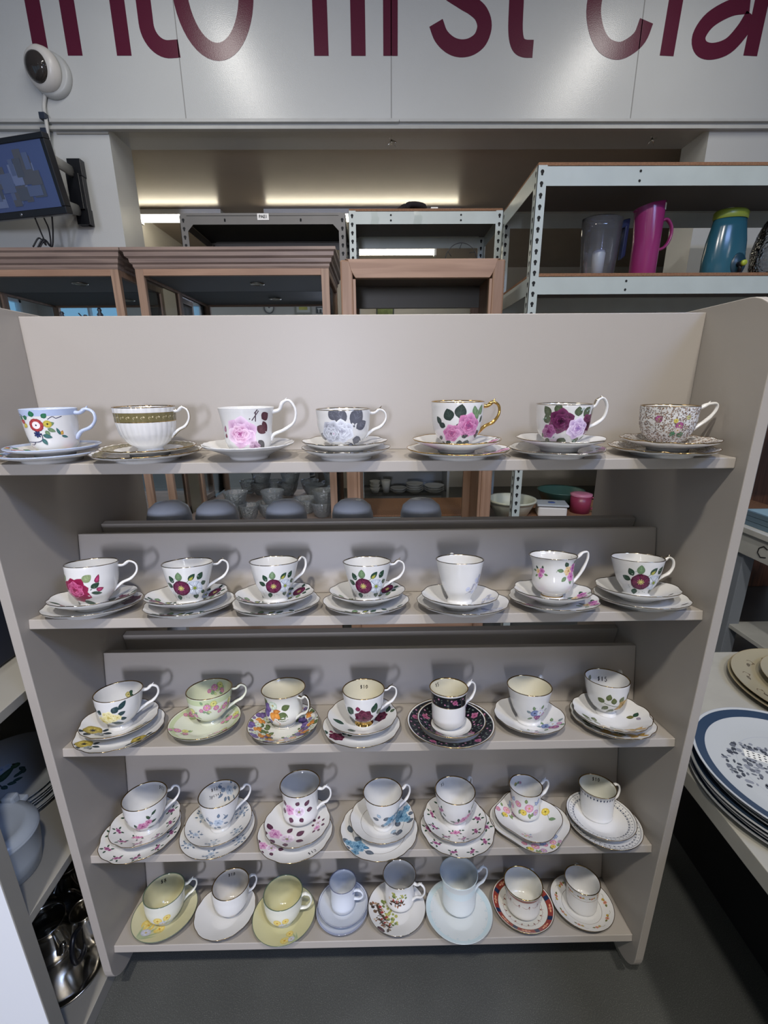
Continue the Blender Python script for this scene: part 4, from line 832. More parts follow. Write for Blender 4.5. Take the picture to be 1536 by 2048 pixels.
# row, no: shape, handle angle, style, size, colours (china, rim), extra, key, deco cup, deco saucer, deco plate
SETS = {
(1,1): dict(sh='straight', ha=8, hs='ear', hz=.95, base=WH, rim=col('#b8c6de'), hcol=col('#b4c0d8'), key='blue-rimmed red anemone', cup=both(lambda P: P['band'](P['H'] * .86, P['H'] * .99, col('#aebcd8'), 4), many((m_multi, -86, .66, 0, .80), (m_small_y, -140, .42, 0, .9), (m_small_y, -38, .42, 180, .7))), sa=both(lambda P: P['band'](.86, .98, col('#aebcd8'), 3), many((m_multi, 215, .66, 0, .9), (m_multi, -20, .7, 180, .9))), pl=both(lambda P: P['band'](.88, .98, col('#8c9cc8'), 3), many((m_multi, 230, .7, 0, 1)))),
(1,2): dict(sh='round', ha=6, hs='ear', hz=.75, base=WH, rim=PGOLD, hgold=SILV, flute=.014, key='fluted olive gold banded', cup=both(lambda P: (P['band'](P['H'] * .68, P['H'] * .88, OLG, 5), P['band'](P['H'] * .675, P['H'] * .69, GOLD), P['band'](P['H'] * .87, P['H'] * .885, GOLD)), lambda P: bandpat(P, 26, .78, OLG, SCROLLC)), sa=both(lambda P: (P['band'](.72, .94, OLG, 5), P['band'](.71, .72, GOLD, 2)), lambda P: platescroll(P, 34, .83, SCROLLC)), pl=both(lambda P: (P['band'](.74, .94, OLG, 5), P['band'](.73, .74, GOLD, 2)), lambda P: platescroll(P, 38, .84, SCROLLC)), sscal=.008, nsc=28),
(1,3): dict(sh='bucket', ha=4, hs='loop', hz=1.15, base=WH, rim=None, key='single pink cabbage rose', cup=many((m_pinkrose, -90, .54, 0, 1.05)), sa=both(many((lambda D: (L_(D, (0, 0, 350, 12, 5, DG), (0, 0, 190, 12, 5, DG)), D.line([(2, 0), (4, 9)], 1.2, col('#54424c'))), 205, .72, 0, 1))), sscal=.006, nsc=24, sdeep=1),
(1,4): dict(sh='round', ha=4, hs='ear', hz=.85, base=WH, rim=SILV, hgold=SILV, key='grey rose', cup=many((m_greyrose, -95, .5, 0, 1.1)), sa=many((m_white_anem, 215, .6, 0, .6), (m_white_anem, -25, .62, 0, .6)), sscal=.02, nsc=8),
(1,5): dict(sh='round', ha=2, hs='ear', hz=.9, base=WH, rim=GOLD, hcol=GOLD, hgold=GOLD, key='pink rose gold-handled', cup=many((m_twopink, -90, .52, 0, 1.12)), sa=many((m_twopink, -15, .72, 180, .7), (m_twopink, 215, .72, 0, .6)), pl=many((m_twopink, 210, .78, 0, .9), (m_twopink, -25, .78, 180, .9)), sscal=.012, nsc=6),
(1,6): dict(sh='round', ha=3, hs='loop', hz=.95, base=WH, rim=SILV, hgold=SILV, key='dark maroon and lilac rose', cup=many((m_maroon3, -92, .56, 0, 1.1)), sa=many((m_maroon3, 215, .68, 20, .7)), pl=many((m_maroon3, 205, .78, 20, .8), (m_maroon3, -30, .78, 200, .8)), sscal=.016, nsc=6, sdeep=1),
(1,7): dict(sh='round', ha=2, hs='angular', hz=1.1, base=WH, rim=PGOLD, key='brown chintz', cup=chintz_cup, sa=chintz_plate, pl=chintz_plate, sscal=.018, nsc=12),
(2,1): dict(sh='round', ha=18, hs='ear', hz=1.0, base=WH, rim=SILV, hgold=SILV, scal=.008, key='large crimson rose', cup=many((m_bigrose, -101, .45, 0, 1.02)), sa=many((lambda D: L_(D, (0, 0, 200, 9, 4, DG), (0, 0, 330, 9, 4, CRI)), 215, .70, 0, 1), (m_darkrose, 20, .6, 0, .9)), pl=many((m_darkrose, 30, .75, 0, 1)), sscal=.016, nsc=8),
(2,2): dict(sh='taper', ha=28, hs='ear', hz=.85, base=WH, rim=SILV, hgold=SILV, scal=.01, key='maroon anemone', near='beside the large crimson rose set', cup=an(-88, .47, .98), sa=anp, pl=anp2, sscal=.014, nsc=8),
(2,3): dict(sh='taper', ha=42, hs='ear', hz=.8, base=WH, rim=SILV, hgold=SILV, scal=.016, key='maroon anemone', near='with its handle pointing to the back', cup=an(-80, .47, .92), sa=anp, pl=anp2, sscal=.014, nsc=8),
(2,4): dict(sh='taper', ha=8, hs='ear', hz=.85, base=WH, rim=SILV, hgold=SILV, scal=.012, key='maroon anemone', near='beside the plain pale sprig set', cup=an(-100, .47, 1.02), sa=anp, pl=anp2, sscal=.014, nsc=8),
(2,5): dict(sh='taper', ha=95, hs='ear', hz=.8, base=WH, rim=SILV, key='plain pale sprig', cup=many((m_pale, -55, .45, 0, .8)), sa=many((m_pale, -20, .6, 0, .9)), pl=many((m_pale, -50, .8, 60, 1)), sscal=.012, nsc=8),
(2,6): dict(sh='bell', ha=8, hs='angular', hz=.8, base=WH, rim=SILV, scal=.014, key='wavy magenta rose', cup=both(many((m_posy, -58, .70, 0, 1.05), (m_posy, -148, .66, 0, .6)), lambda P: P['band'](.0042, .0056, GOLD)), sa=many((m_posy, 205, .72, 0, .9), (m_posy, -25, .68, 0, 1)), pl=many((m_posy, 205, .8, 0, .8), (m_posy, -28, .8, 0, 1)), sscal=.02, nsc=8),
(2,7): dict(sh='taper', ha=4, hs='ear', hz=.9, base=WH, rim=SILV, hgold=SILV, scal=.01, key='maroon anemone', near='next to the right-hand panel', cup=an(-110, .47, 1.04), sa=many((m_anem, 205, .72, 30, .8), (lambda D: D.leaf(0, 0, 10, 6, 2, BK), -40, .7, 0, 1)), pl=many((lambda D: D.leaf(0, 0, 10, 8, 2, BK), -45, .8, 0, 1)), sscal=.014, nsc=8),
(3,1): dict(sh='footed', ha=25, hs='ear', hz=.9, base=WH, rim=PGOLD, key='yellow rose', cup=both(many((m_yrose, -93, .50, 0, .95)), lambda P: ins(P, m_white_y, 95, .62, 0, .9)), sa=many((m_ysaucer, 215, .66, 10, 1.0), (m_ysaucer, -25, .7, 30, .7)), pl=many((m_ysaucer, 225, .78, 0, .9), (m_ysaucer, -30, .74, 30, .9)), sscal=.016, nsc=8),
(3,2): dict(sh='footed', ha=18, hs='ear', hz=.9, base=col('#e8ecd8'), rim=PGOLD, hgold=SILV, icol=col('#e4e8c8'), key='pale green blossom', cup=both(lambda P: P['band'](P['H'] * .80, P['H'] * .97, col('#bcc8a0'), 4), many((m_green, -70, .72, 0, .9), (m_green, -130, .5, 0, .8), (m_green, -20, .6, 0, .9), (m_green, 160, .6, 0, .9)), lambda P: ins(P, m_green, 90, .72, 0, 1.0)), sa=both(lambda P: P['band'](.84, .95, col('#bcc8a0'), 3), many((m_green, 215, .7, 0, .9), (m_green, -40, .72, 0, .9), (m_green, 20, .7, 0, .9), (m_green, 140, .66, 0, .9)))),
(3,3): dict(sh='bell', ha=-32, hs='ear', hz=.8, base=col('#ecece2'), rim=PGOLD, icol=IVORY, hgold=col('#7a6a50', True), key='purple and orange fruit', cup=both(many((m_fruit, -112, .58, 0, 1.0), (m_fruit, 170, .6, 0, .9), (m_fruit, 60, .6, 0, .9)), lambda P: P['band'](.002, .0045, GOLD)), sa=lambda P: [on(P, (m_fruit, k * 30 + 8, .74, k * 60, 1.15)) for k in range(12)] and on(P, (m_fruit, -60, .52, 30, .8), (m_fruit, 220, .52, 80, .8), (m_fruit, -20, .5, 80, .7))),
(3,4): dict(sh='footed', ha=12, hs='ear', hz=.85, base=WH, rim=PGOLD, hgold=SILV, icol=IVORY, key='deep red rose gold-footed', cup=both(many((m_darkrose, -88, .42, 0, 1.1), (m_darkrose, 20, .4, 0, .8)), lambda P: P['band'](.0015, .0085, GOLD, 4), pcup('$10', 90, .78, 5)), sa=many((lambda D: (D.leaf(0, 0, 170, 12, 6, DG), D.leaf(8, -9, 290, 9, 7, DG)), 200, .55, 0, 1), (m_darkrose, 15, .55, 0, .8)), pl=many((m_darkrose, 215, .74, 10, .9)), sscal=.012, nsc=8),
(3,5): dict(sh='cyl', ha=24, hs='ear', hz=.85, base=WH, rim=GOLD, icol=IVORY, key='black floral banded', cup=both(lambda P: blackborder(P, True), pcup('$5', 125, .88, 4.5)), sa=bb(.60), pl=bb(.70)),
(3,6): dict(sh='taper', ha=48, hs='ear', hz=.75, base=WH, rim=PGOLD, icol=IVORY, key='lilac and blue posy', cup=many((m_posyblue, -78, .42, 0, .85)), sa=many((m_posyblue, 255, .72, 20, .8), (m_posyblue, -35, .62, 0, 1)), sscal=.014, nsc=8),
(3,7): dict(sh='footed', ha=38, hs='ear', hz=.8, base=WH, rim=PGOLD, key='ochre leaf', cup=both(many((m_ochre, -84, .45, 0, 1.05)), lambda P: ins(P, lambda D: L_(D, (0, 0, 60, 7, 5, col('#4f5a50')), (-1, -1, 190, 7, 5, col('#4f5a50')), (0, -3, 290, 7, 5, col('#4f5a50'))), 125, .72), pcup('$15', 75, .72, 6)), sa=many((m_ochre2, 238, .66, 330, 1.25), (m_ochre2, 285, .76, 10, 1.1), (lambda D: L_(D, (0, 0, 30, 8, 5, DG), (0, 0, 150, 8, 5, OL), (2, -3, 280, 6, 4, col('#8a8090'))), -5, .62, 0, .9)), sscal=.02, nsc=10),
(4,1): dict(sh='footed', ha=32, hs='ear', hz=.8, base=WH, rim=PGOLD, key='wide pink sprig', cup=both(many((m_spray, -72, .42, 0, 1.1), (m_sprig, -140, .62, 0, .8)), pcup('$12', 62, .86, 5)), sa=both(sprigring(.76, 9, 1.0), lambda P: on(P, (m_spray, 262, .36, 330, .9))), pl=sprigring(.80, 10, 1.05), sscal=.018, nsc=8),
(4,2): dict(sh='taper', ha=30, hs='ear', hz=.8, base=WH, rim=PGOLD, key='blue-grey scroll', cup=both(many((m_blue_scroll, -82, .45, 0, .9), (m_blue_scroll, 170, .5, 0, .8)), lambda P: ins(P, m_blue_scroll, 78, .74, 0, 1), pcup('$12', 125, .82, 4.5), pcup('3pcset', 125, .66, 4)), sa=lambda P: [on(P, (m_blue_scroll, k * 60 + 215, .72, k * 50, .85)) for k in range(6)] and None, pl=lambda P: [on(P, (m_blue_scroll, k * 60 + 215, .76, k * 50, .9)) for k in range(6)] and None),
(4,3): dict(sh='mug', ha=-8, hs='ear', hz=.85, base=WH, rim=PGOLD, key='tall pink blossom', cup=many((m_blossom, -98, .54, 0, 1.05)), sa=many((m_blossom, 228, .58, 350, 1.3), (m_blossom, 0, .62, 90, .6)), pl=both(many((m_blossom, 215, .78, 0, .9)), many((price('$12', 5), -48, .82, 30, 1))), sscal=.014, nsc=8),
(4,4): dict(sh='taper', ha=22, hs='ear', hz=.75, base=WH, rim=PGOLD, key='blue rose', cup=many((m_bluerose, -70, .42, 0, .86)), sa=both(many((m_bluerose, 5, .62, 90, 1.05), (lambda D: L_(D, (0, 0, 170, 6, 4, GG), (0, 0, 30, 6, 4, GG), (0, 0, 280, 6, 4, GG)), -45, .62, 0, .9)), line_at(.66)), pl=both(many((m_bluerose, 212, .72, 300, 1.15)), line_at(.68)), sscal=.01, nsc=12),
(4,5): dict(sh='footed', ha=45, hs='ear', hz=.7, base=WH, rim=PGOLD, key='narrow pink sprig', cup=both(many((m_spray, -68, .42, 0, 1.0), (m_sprig, -150, .6, 0, .9)), pcup('$5', 125, .84, 4.5)), sa=both(sprigring(.76, 9, 1.0), lambda P: on(P, (m_spray, 265, .36, 330, .9))), pl=sprigring(.80, 10, 1.05), sscal=.016, nsc=8),
(4,6): dict(sh='cyl', ha=20, hs='ear', hz=.9, base=WH, rim=PGOLD, scal=.012, key='gold-edged bright flower', cup=both(many((m_bright, -94, .52, 0, 1.0), (m_bright, 170, .5, 0, .8)), lambda P: ins(P, m_sprig2, 110, .74)), sa=many((m_bright, 150, .66, 20, .85), (m_bright, 250, .66, 0, .4), (lambda D: (D.line([(0, -6), (1, 2)], .4, LG), D.flower(0, 5, 4.5, 5, col('#eadc70'), col('#c8a838'), OL), D.leaf(0, -4, 330, 6, 3, LG)), 10, .66, 0, 1.2)), pl=many((m_bright, 262, .8, 350, .9), (m_bright, 300, .8, 20, .8)), sscal=.02, nsc=4, ssq=.045),
(4,7): dict(sh='cyl', ha=10, hs='ring', hz=.8, base=WH, rim=PGOLD, icol=col('#e8e8da'), key='navy lace bordered', cup=both(navycup, pcup('$10', 68, .86, 5)), sa=lambda P: navyborder(P, .80), pl=lambda P: navyborder(P, .82)),
(5,1): dict(sh='round', ha=28, hs='ear', hz=.85, base=col('#eeeee0'), rim=col('#5c6c58'), icol=col('#dcd8b0'), sbase=col('#e0dcb4'), key='large yellow daffodil', cup=both(many((m_daff, -74, .42, 0, 1.05)), pcup('$8', 118, .80, 6)), sa=many((m_daff, 238, .56, 335, 1.55))),
(5,2): dict(sh='round', ha=30, hs='ring', hz=.85, base=WH, rim=PGOLD, key='plain white gold-lined', cup=both(lambda P: P['band'](.002, .0035, GOLD), pcup('$10', 105, .80, 5)), sscal=.008, nsc=12, icol=col('#e8e4dc')),
(5,3): dict(sh='round', ha=-2, hs='ring', hz=.95, base=col('#eeeee0'), rim=col('#5c6c58'), icol=col('#e0dcae'), sbase=col('#e0dcae'), key='rounder yellow daffodil', cup=many((m_daff, -86, .42, 0, 1.0)), sa=many((m_daff, -66, .74, 60, 1.1))),
(5,4): dict(sh='mug', ha=-12, hs='low', hz=.75, base=BLW, rim=col('#6c7084'), key='small blue-lined', cup=lambda P: on(P, (lambda D: D.disc(0, 0, 2.2, col('#28409c')), -28, .72)), sa=line_at(.93, col('#5c6c9c'), .012), pl=both(line_at(.93, col('#3c5cb0'), .016), line_at(.89, col('#5c74b8'), .006))),
(5,5): dict(sh='mug', ha=-28, hs='ear', hz=.85, base=WH, rim=col('#c0b4a0', True), key='hunting scene', cup=many((m_coach, -98, .48, 0, .85)), sa=many((m_coach, 190, .52, 300, 1.15), (m_coach2, 228, .60, 320, 1.0))),
(5,6): dict(sh='mug', ha=14, hs='ear', hz=1.0, base=col('#e8eeee'), rim=col('#c2d0d2'), key='tall pale blue edged', cup=lambda P: P['band'](P['H'] * .6, P['H'] * .8, col('#cfdcdf'), 3), sa=both(lambda P: P['band'](.86, .97, col('#c4d6da'), 3), lambda P: [on(P, (lambda D: scatter(D, 5, 3.5, 8, [col('#a8c4cc')], .7, 1.2), k * 20, .84)) for k in range(18)] and None)),
(5,7): dict(sh='cyl', ha=48, hs='ring', hz=.7, base=col('#ecebe2'), rim=GOLD, key='red and navy garland', cup=both(lambda P: P['band'](P['H'] * .84, P['H'] * .95, col('#84483c'), 3), lambda P: garland(P, .62, 11)), sa=imari),
(5,8): dict(sh='cyl', ha=80, hs='ring', hz=.6, base=WH, rim=PGOLD, key='rosebud bordered', cup=both(lambda P: [on(P, (rosebud, k * 40, .80, 0, 1.25)) for k in range(9)] and None, lambda P: P['band'](P['H'] * .68, P['H'] * .69, PGOLD)), sa=both(lambda P: ringgarland(P, .80, 9, rosebud, 1.6), line_at(.62))),
}
def m_white_y(D): D.flower(0, 0, 4.5, 5, col('#d8cc88'), col('#8a8448'), OL); L_(D, (2, 1, 50, 6, 4, DG), (2, 0, 350, 6, 3, DG))
def m_sprig2(D): D.flower(-3, 0, 3, 5, col('#d8c078'), col('#a89048'), OL); L_(D, (0, 0, 30, 5, 2.4, LG), (0, 0, 200, 5, 2.4, LG)); D.flower(5, 1, 2.4, 5, col('#c8a0b4'), col('#a08090'), OL)
TAB=[(1,1,(-0.4791,0.042,0.0626,0.0221),(-0.4873,0.036,0.062,0.0135),(-0.4757,0.042,0.0768,0.036,0.0293,0.0101)),(1,2,(-0.334,0.042,0.0673,0.02),(-0.3339,0.036,0.0776,0.0141),(-0.3327,0.042,0.0787,0.0424,0.0208,0.008)),(1,3,(-0.1811,0.042,0.0688,0.0233),None,(-0.1803,0.042,0.0761,0.0411,0.0305,0.0113)),(1,4,(-0.0329,0.042,0.0644,0.0302),(-0.0307,0.036,0.0671,0.0171),(-0.034,0.042,0.0729,0.0414,0.0116,0.0182)),(1,5,(0.1396,0.042,0.0672,0.0271),(0.141,0.036,0.0781,0.0142),(0.1393,0.042,0.0827,0.0398,0.0207,0.0151)),(1,6,(0.3004,0.042,0.0662,0.0276),(0.2916,0.036,0.0745,0.0123),(0.302,0.042,0.0778,0.0407,0.0211,0.0156)),(1,7,(0.471,0.042,0.0682,0.0249),(0.4582,0.036,0.0748,0.0103),(0.4642,0.042,0.074,0.04,0.0143,0.0129)),(2,1,(-0.4664,0.0375,0.0653,0.03),(-0.4682,0.0391,0.0739,0.016),(-0.4677,0.0401,0.0842,0.0397,0.0206,0.019)),(2,2,(-0.3111,0.0419,0.0664,0.03),(-0.3032,0.0353,0.0724,0.016),(-0.3079,0.0438,0.0813,0.0414,0.0216,0.019)),(2,3,(-0.1609,0.0406,0.0659,0.03),(-0.1573,0.0363,0.0729,0.016),(-0.1622,0.0463,0.0824,0.041,0.0213,0.019)),(2,4,(-0.0033,0.0489,0.0652,0.03),(-0.0052,0.0361,0.0729,0.016),(-0.0031,0.0449,0.0799,0.0411,0.0207,0.019)),(2,5,(0.1513,0.0169,0.0633,0.03),(0.158,0.0275,0.0767,0.016),(0.1522,0.0239,0.086,0.0398,0.0212,0.019)),(2,6,(0.3137,0.0374,0.0632,0.03),(0.3158,0.0367,0.0739,0.016),(0.3154,0.0413,0.0874,0.0399,0.0197,0.019)),(2,7,(0.4664,0.0475,0.0662,0.03),(0.4676,0.0386,0.0743,0.016),(0.4648,0.0471,0.0804,0.0419,0.0217,0.019)),(3,1,(-0.4727,0.047,0.0653,0.03),(-0.4667,0.0378,0.0743,0.016),(-0.4731,0.0486,0.0806,0.041,0.0205,0.019)),(3,2,(-0.3151,0.0507,0.065,0.022),None,(-0.3124,0.0704,0.0711,0.0423,0.02,0.01)),(3,3,(-0.1646,0.0384,0.0655,0.022),None,(-0.1663,0.0552,0.0787,0.0412,0.0218,0.01)),(3,4,(-0.0171,0.0468,0.0655,0.03),(-0.0187,0.0376,0.0723,0.016),(-0.0141,0.0434,0.0805,0.0397,0.0181,0.019)),(3,5,(0.1485,0.0294,0.0629,0.03),(0.1491,0.0419,0.0819,0.016),(0.1443,0.0346,0.086,0.0358,0.0209,0.019)),(3,6,(0.3012,0.0512,0.0652,0.022),None,(0.3017,0.0546,0.0763,0.0414,0.0226,0.01)),(3,7,(0.4542,0.0426,0.0677,0.03),(0.4591,0.0494,0.074,0.016),(0.4556,0.0645,0.0841,0.04,0.0188,0.019)),(4,1,(-0.4678,0.0513,0.0657,0.03),(-0.4709,0.0397,0.0748,0.016),(-0.4667,0.052,0.0832,0.042,0.0235,0.019)),(4,2,(-0.3172,0.0492,0.0652,0.03),(-0.3174,0.0434,0.0729,0.016),(-0.3153,0.0522,0.0848,0.0405,0.0199,0.019)),(4,3,(-0.1552,0.0437,0.0662,0.03),(-0.1579,0.0339,0.0747,0.016),(-0.153,0.0714,0.0896,0.0419,0.0218,0.019)),(4,4,(0.0184,0.049,0.0663,0.03),(0.0117,0.0377,0.0786,0.016),(0.02,0.0484,0.086,0.0406,0.0212,0.019)),(4,5,(0.1675,0.0466,0.0639,0.03),(0.1716,0.0386,0.0749,0.016),(0.169,0.052,0.0835,0.0413,0.0225,0.019)),(4,6,(0.3197,0.0467,0.0649,0.03),(0.3237,0.0513,0.0775,0.016),(0.3207,0.0681,0.0781,0.0341,0.0214,0.019)),(4,7,(0.4693,0.0452,0.066,0.03),(0.4757,0.0454,0.0724,0.016),(0.4722,0.0674,0.0748,0.0371,0.0296,0.019)),(5,1,(-0.4665,0.0533,0.067,0.022),None,(-0.4656,0.0532,0.0721,0.0423,0.02,0.01)),(5,2,(-0.3329,0.0525,0.0652,0.022),None,(-0.3231,0.0651,0.0719,0.0399,0.0177,0.01)),(5,3,(-0.2001,0.0415,0.0679,0.022),None,(-0.2016,0.045,0.0696,0.0426,0.0218,0.01)),(5,4,(-0.0716,0.0572,0.0559,0.03),(-0.0739,0.0555,0.0592,0.016),(-0.0717,0.0606,0.0771,0.0308,0.018,0.019)),(5,5,(0.0486,0.0525,0.0644,0.022),None,(0.056,0.0754,0.0773,0.038,0.018,0.01)),(5,6,(0.1859,0.0432,0.0731,0.022),None,(0.189,0.0641,0.0893,0.0424,0.0199,0.01)),(5,7,(0.3317,0.0547,0.0694,0.022),None,(0.3321,0.0553,0.07,0.0421,0.0219,0.01)),(5,8,(0.4652,0.0554,0.0665,0.022),None,(0.4672,0.0597,0.0699,0.0377,0.0262,0.01))]
SA = {}
for row, no, sa, pl, cp in TAB:
    q = SETS[(row, no)]; tilt = 0 if row == 1 else -TAU
    key = q['key']; near = q.get('near'); art = ' '
    where = ('on the %s shelf' % SN[row]) if not near else near
    base = q['base']; sb = q.get('sbase', base)
    zb = 0.0
    if (row, no) == (1, 1): pl = (-.480, .036, .0665, .0135)
    if (row, no) == (1, 6): pl = (.2935, .036, .0715, .0123)
    if (row, no) == (5, 4): pl = (-.0739, .0555, .0580, .016)
    if (row, no) == (5, 7): sa = (.3317, .0547, .0672, .022)
    if (row, no) == (1, 4): sa = (-.0329, .042, .0650, .0265)
    zs = sa[3]
    if pl:
        x, d, r, zr = pl; zr = max(zr, .0130)
        make_plate('side_plate', shelf_pt(row, x, d, 0), tilt, r, zr, .0068, sb, q.get('rim'), 'side plate under the %s saucer, %s' % (key, where), 'plate', G1p, scal=q.get('sscal', 0), nscal=q.get('nsc', 6), deco=q.get('pl') or q.get('sa'), flat=.60, square=q.get('ssq', 0))
        zb = .0072
    x, d, r, _ = sa
    make_plate('saucer', shelf_pt(row, x, d, zb), tilt, r, max(zs - zb, .013), .0058, sb, q.get('rim'), '%ssaucer under the %s teacup, %s' % ('only ' if False else '', key, where), 'saucer', G1s, scal=q.get('sscal', 0), nscal=q.get('nsc', 6), deco=q.get('sa'), flat=.42, ex=1.15 if not q.get('sdeep') else .85, square=q.get('ssq', 0))
    x, d, zr, r, rf, zf = cp
    z0 = zb + .0061
    if row == 1: rf = {1: .0245, 2: .0185, 3: .026, 4: .0165, 5: .0175, 6: .0185, 7: .017}[no]
    make_cup(shelf_pt(row, x, d, z0), tilt, r, zr - z0, rf, q['sh'], base, q.get('rim'), q['ha'], q['hs'], q['hz'], '%s teacup %s' % (key, where), scal=q.get('scal', 0), flute=q.get('flute', 0), deco=q.get('cup'), hcol=q.get('hcol'), hgold=q.get('hgold'), icol=q.get('icol'), group=G1c)

ORD = ('first', 'second', 'third', 'fourth', 'fifth', 'sixth', 'seventh')

# ------------------------------------------------------------------ jars on the rear shelf
for i, px in enumerate((338, 434, 572, 705, 842)):
    p = at(px, 1024, 1, .325); y = .325
    zsh = SHZ[2] - (2 * YC - y) * math.tan(TAU)
    b = MB(); H_ = .116; b.lathe([(.001, .002), (.030, 0), (.034, .004), (.042, .02), (.047, .05), (.047, .082), (.042, .10), (.028, .112), (.012, H_), (.001, H_)], 36)
    o = b.build('lidded_jar', mat('jar_glaze', '#b8c0cc', .25), loc=(p[0], y, zsh + .0065))
    tag(o, 'pale domed jar behind the second shelf rail, ' + ('nearest the left panel', 'before the crystal bowls, first', 'before the crystal bowls, second', 'between the two wooden uprights', 'in front of the far dishes')[i], 'jar', 'domed jars on the rear shelf')

# ------------------------------------------------------------------ grey rack on the left with crockery and steel pots
XF = -.587
rk = tag(empty('side_rack', (XF - .24, .2, 0)), 'grey side rack with white end board left of the china display', 'rack')
def rpart(b, name, m, label=None, bev=.001):
    b.v = [(x - XF + .24, y - .2, z) for x, y, z in b.v]; o = b.build(name, m, rk, bevel=bev)
    if label: o['label'] = label
b = MB(); b.box((XF - .48, -.128, 0), (XF - .002, -.105, .86)); rpart(b, 'end_board', WHITEB, 'white end board')
b = MB(); b.box((XF - .002, -.128, 0), (XF, -.103, .86)); rpart(b, 'edge_strip', GREYB)
b = MB(); b.box((XF - .48, .58, 0), (XF, .60, .86)); rpart(b, 'end_board', WHITEB, 'white end board')
b = MB(); b.box((XF - .50, -.128, 0), (XF - .48, .60, .86)); rpart(b, 'back_board', GREYB)
for z, t_ in ((.037, .037), (.409, .018), (.782, .018)):
    b = MB(); b.box((XF - .48, -.105, z - t_), (XF, .58, z)); rpart(b, 'shelf_board', GREYB)
SBL = dict(base=col('#c9cfd2'), rim=col('#a4aab0'))
def parrot(D):
    for i in range(14): D.disc(rng.uniform(-30, 0), rng.uniform(-6, 22), rng.uniform(5, 9), col(['#8aa4c8', '#6f8fc4', '#a4b8d0'][i % 3]), col('#b8c4d2'), n=12)
    D.line([(-40, -22), (-10, -12), (30, -16)], 2.4, col('#4a5058'), 1)
    D.petal(4, -14, 1.9, 46, 18, col('#4a6450'), col('#2c4438')); D.petal(0, -10, 4.4, 30, 9, col('#3c5a60'), col('#283c4c')); D.disc(-8, 28, 8, col('#4c6a50'), col('#34503c'), 12); D.petal(-12, 30, 3.4, 8, 4, col('#2c3030'), BK)
    for i in range(7): D.leaf(20 + 4 * (i % 3), -14 + 7 * i, 30 * i, 15, 7, col('#3c5450'))
    for i in range(9): D.petal(0, -26, -.4 - i * .3, 16, 2.4, col('#5068a8'), col('#34488c'))
for i in range(6):
    dz = .409 + i * .0082; last = i == 5
    make_plate('dinner_plate', (-.812 + .003 * math.sin(i * 2), .135 + .002 * cos(i * 3), dz), 0, .122, .018, .0035 + .0015, SBL['base'], SBL['rim'],
               'grey plate with a green and blue parrot, topmost of its stack' if last else 'grey plate under the parrot plate, ' + ORD[i] + ' from the bottom', 'plate', 'plates stacked in the side rack', flat=.62, deco=(lambda P: on(P, (parrot, 0, 0, -20, 1.1))) if last else None)
cass = tag(empty('casserole_dish', (-.702, -.030, .409)), 'pale oval lidded casserole with blue flowers in the side rack', 'casserole')
CS = mat('stoneware', '#b4bcc2', .22)
b = MB(); b.lathe([(.001, .003), (.060, 0), (.068, .004), (.074, .04), (.078, .085), (.080, .088), (.076, .092), (.001, .092)], 56, sx=1.06, sy=.86); b.build('dish', CS, cass)
b = MB(); b.lathe([(.078, .088), (.0785, .094), (.066, .100), (.060, .103), (.056, .100), (.03, .106), (.001, .108)], 56, sx=1.06, sy=.86); cal = b.build('lid', CS, cass)
b = MB(); b.box((-.018, .058, .082), (.018, .082, .094)); b.box((-.012, .052, .092), (.012, .070, .112)); b.build('handle', CS, cass, bevel=.004)
chn = China(); top_mp = lambda u, v, off: np.stack([u - .02, v + .0, .1085 - ((u - .02) ** 2 + v ** 2) * 2.2 + off * 6 + .0008], -1)
D = Dec(chn, top_mp)
for k in range(11): D.petal(0, 0, k * .57, 17, 4.4, col('#5468b0'), NAVY)
for k in range(5): D.leaf(6, -6, 250 + 26 * k, 20, 6, col('#44588c'))
chn.build('painted_flower', cal)
def steelpot(name, x, y, r, H_, label, open_=True, hx=None, tilt=0):
    e = tag(empty(name, (x, y, .0375)), label, 'teapot', 'steel pots in the side rack'); b = MB()
    pr = [(.001, .002), (r * .8, 0), (r * .95, .006), (r * 1.08, H_ * .3), (r * 1.05, H_ * .55), (r * .86, H_ * .82), (r * .84, H_ * .95), (r * .9, H_)]
    pr += [(r * .86, H_ + .001), (r * .80, H_ * .95), (r * .82, H_ * .8), (r * 1.0, H_ * .5), (r * .9, H_ * .12), (.001, H_ * .08)]
    b.lathe(pr, 44); b.build('body', STEEL, e)
    b = MB(); a = hx if hx is not None else 0
    P = [(cos(a) * (r * 1.0 + d), sin(a) * (r * 1.0 + d), z) for d, z in ((-.004, H_ * .82), (.02, H_ * .95), (.038, H_ * .75), (.036, H_ * .4), (.016, H_ * .2), (-.002, H_ * .2))]
    b.tube(cat_rom(P, 5), .0052, 10); h_ = b.build('handle', BLACK, e); h_['label'] = 'black handle'
    b = MB(); a += pi; P = [(cos(a) * (r + d), sin(a) * (r + d), z) for d, z in ((-.004, H_ * .35), (.014, H_ * .55), (.028, H_ * .85), (.036, H_ * .92))]
    b.tube(cat_rom(P, 4), [.010 - .0055 * k / 12 for k in range(13)], 10); b.build('spout', STEEL, e)
steelpot('teapot', -.735, .055, .043, .10, 'open round steel teapot, nearest the white end board', hx=2.6)
steelpot('teapot', -.775, .185, .043, .10, 'open round steel teapot behind the nearest one', hx=1.2)
steelpot('teapot', -.665, .075, .030, .10, 'small steel jug with big black handle turned forward', hx=-1.35)
steelpot('teapot', -.683, .165, .032, .085, 'small steel pot half hidden by the display panel', hx=.6)
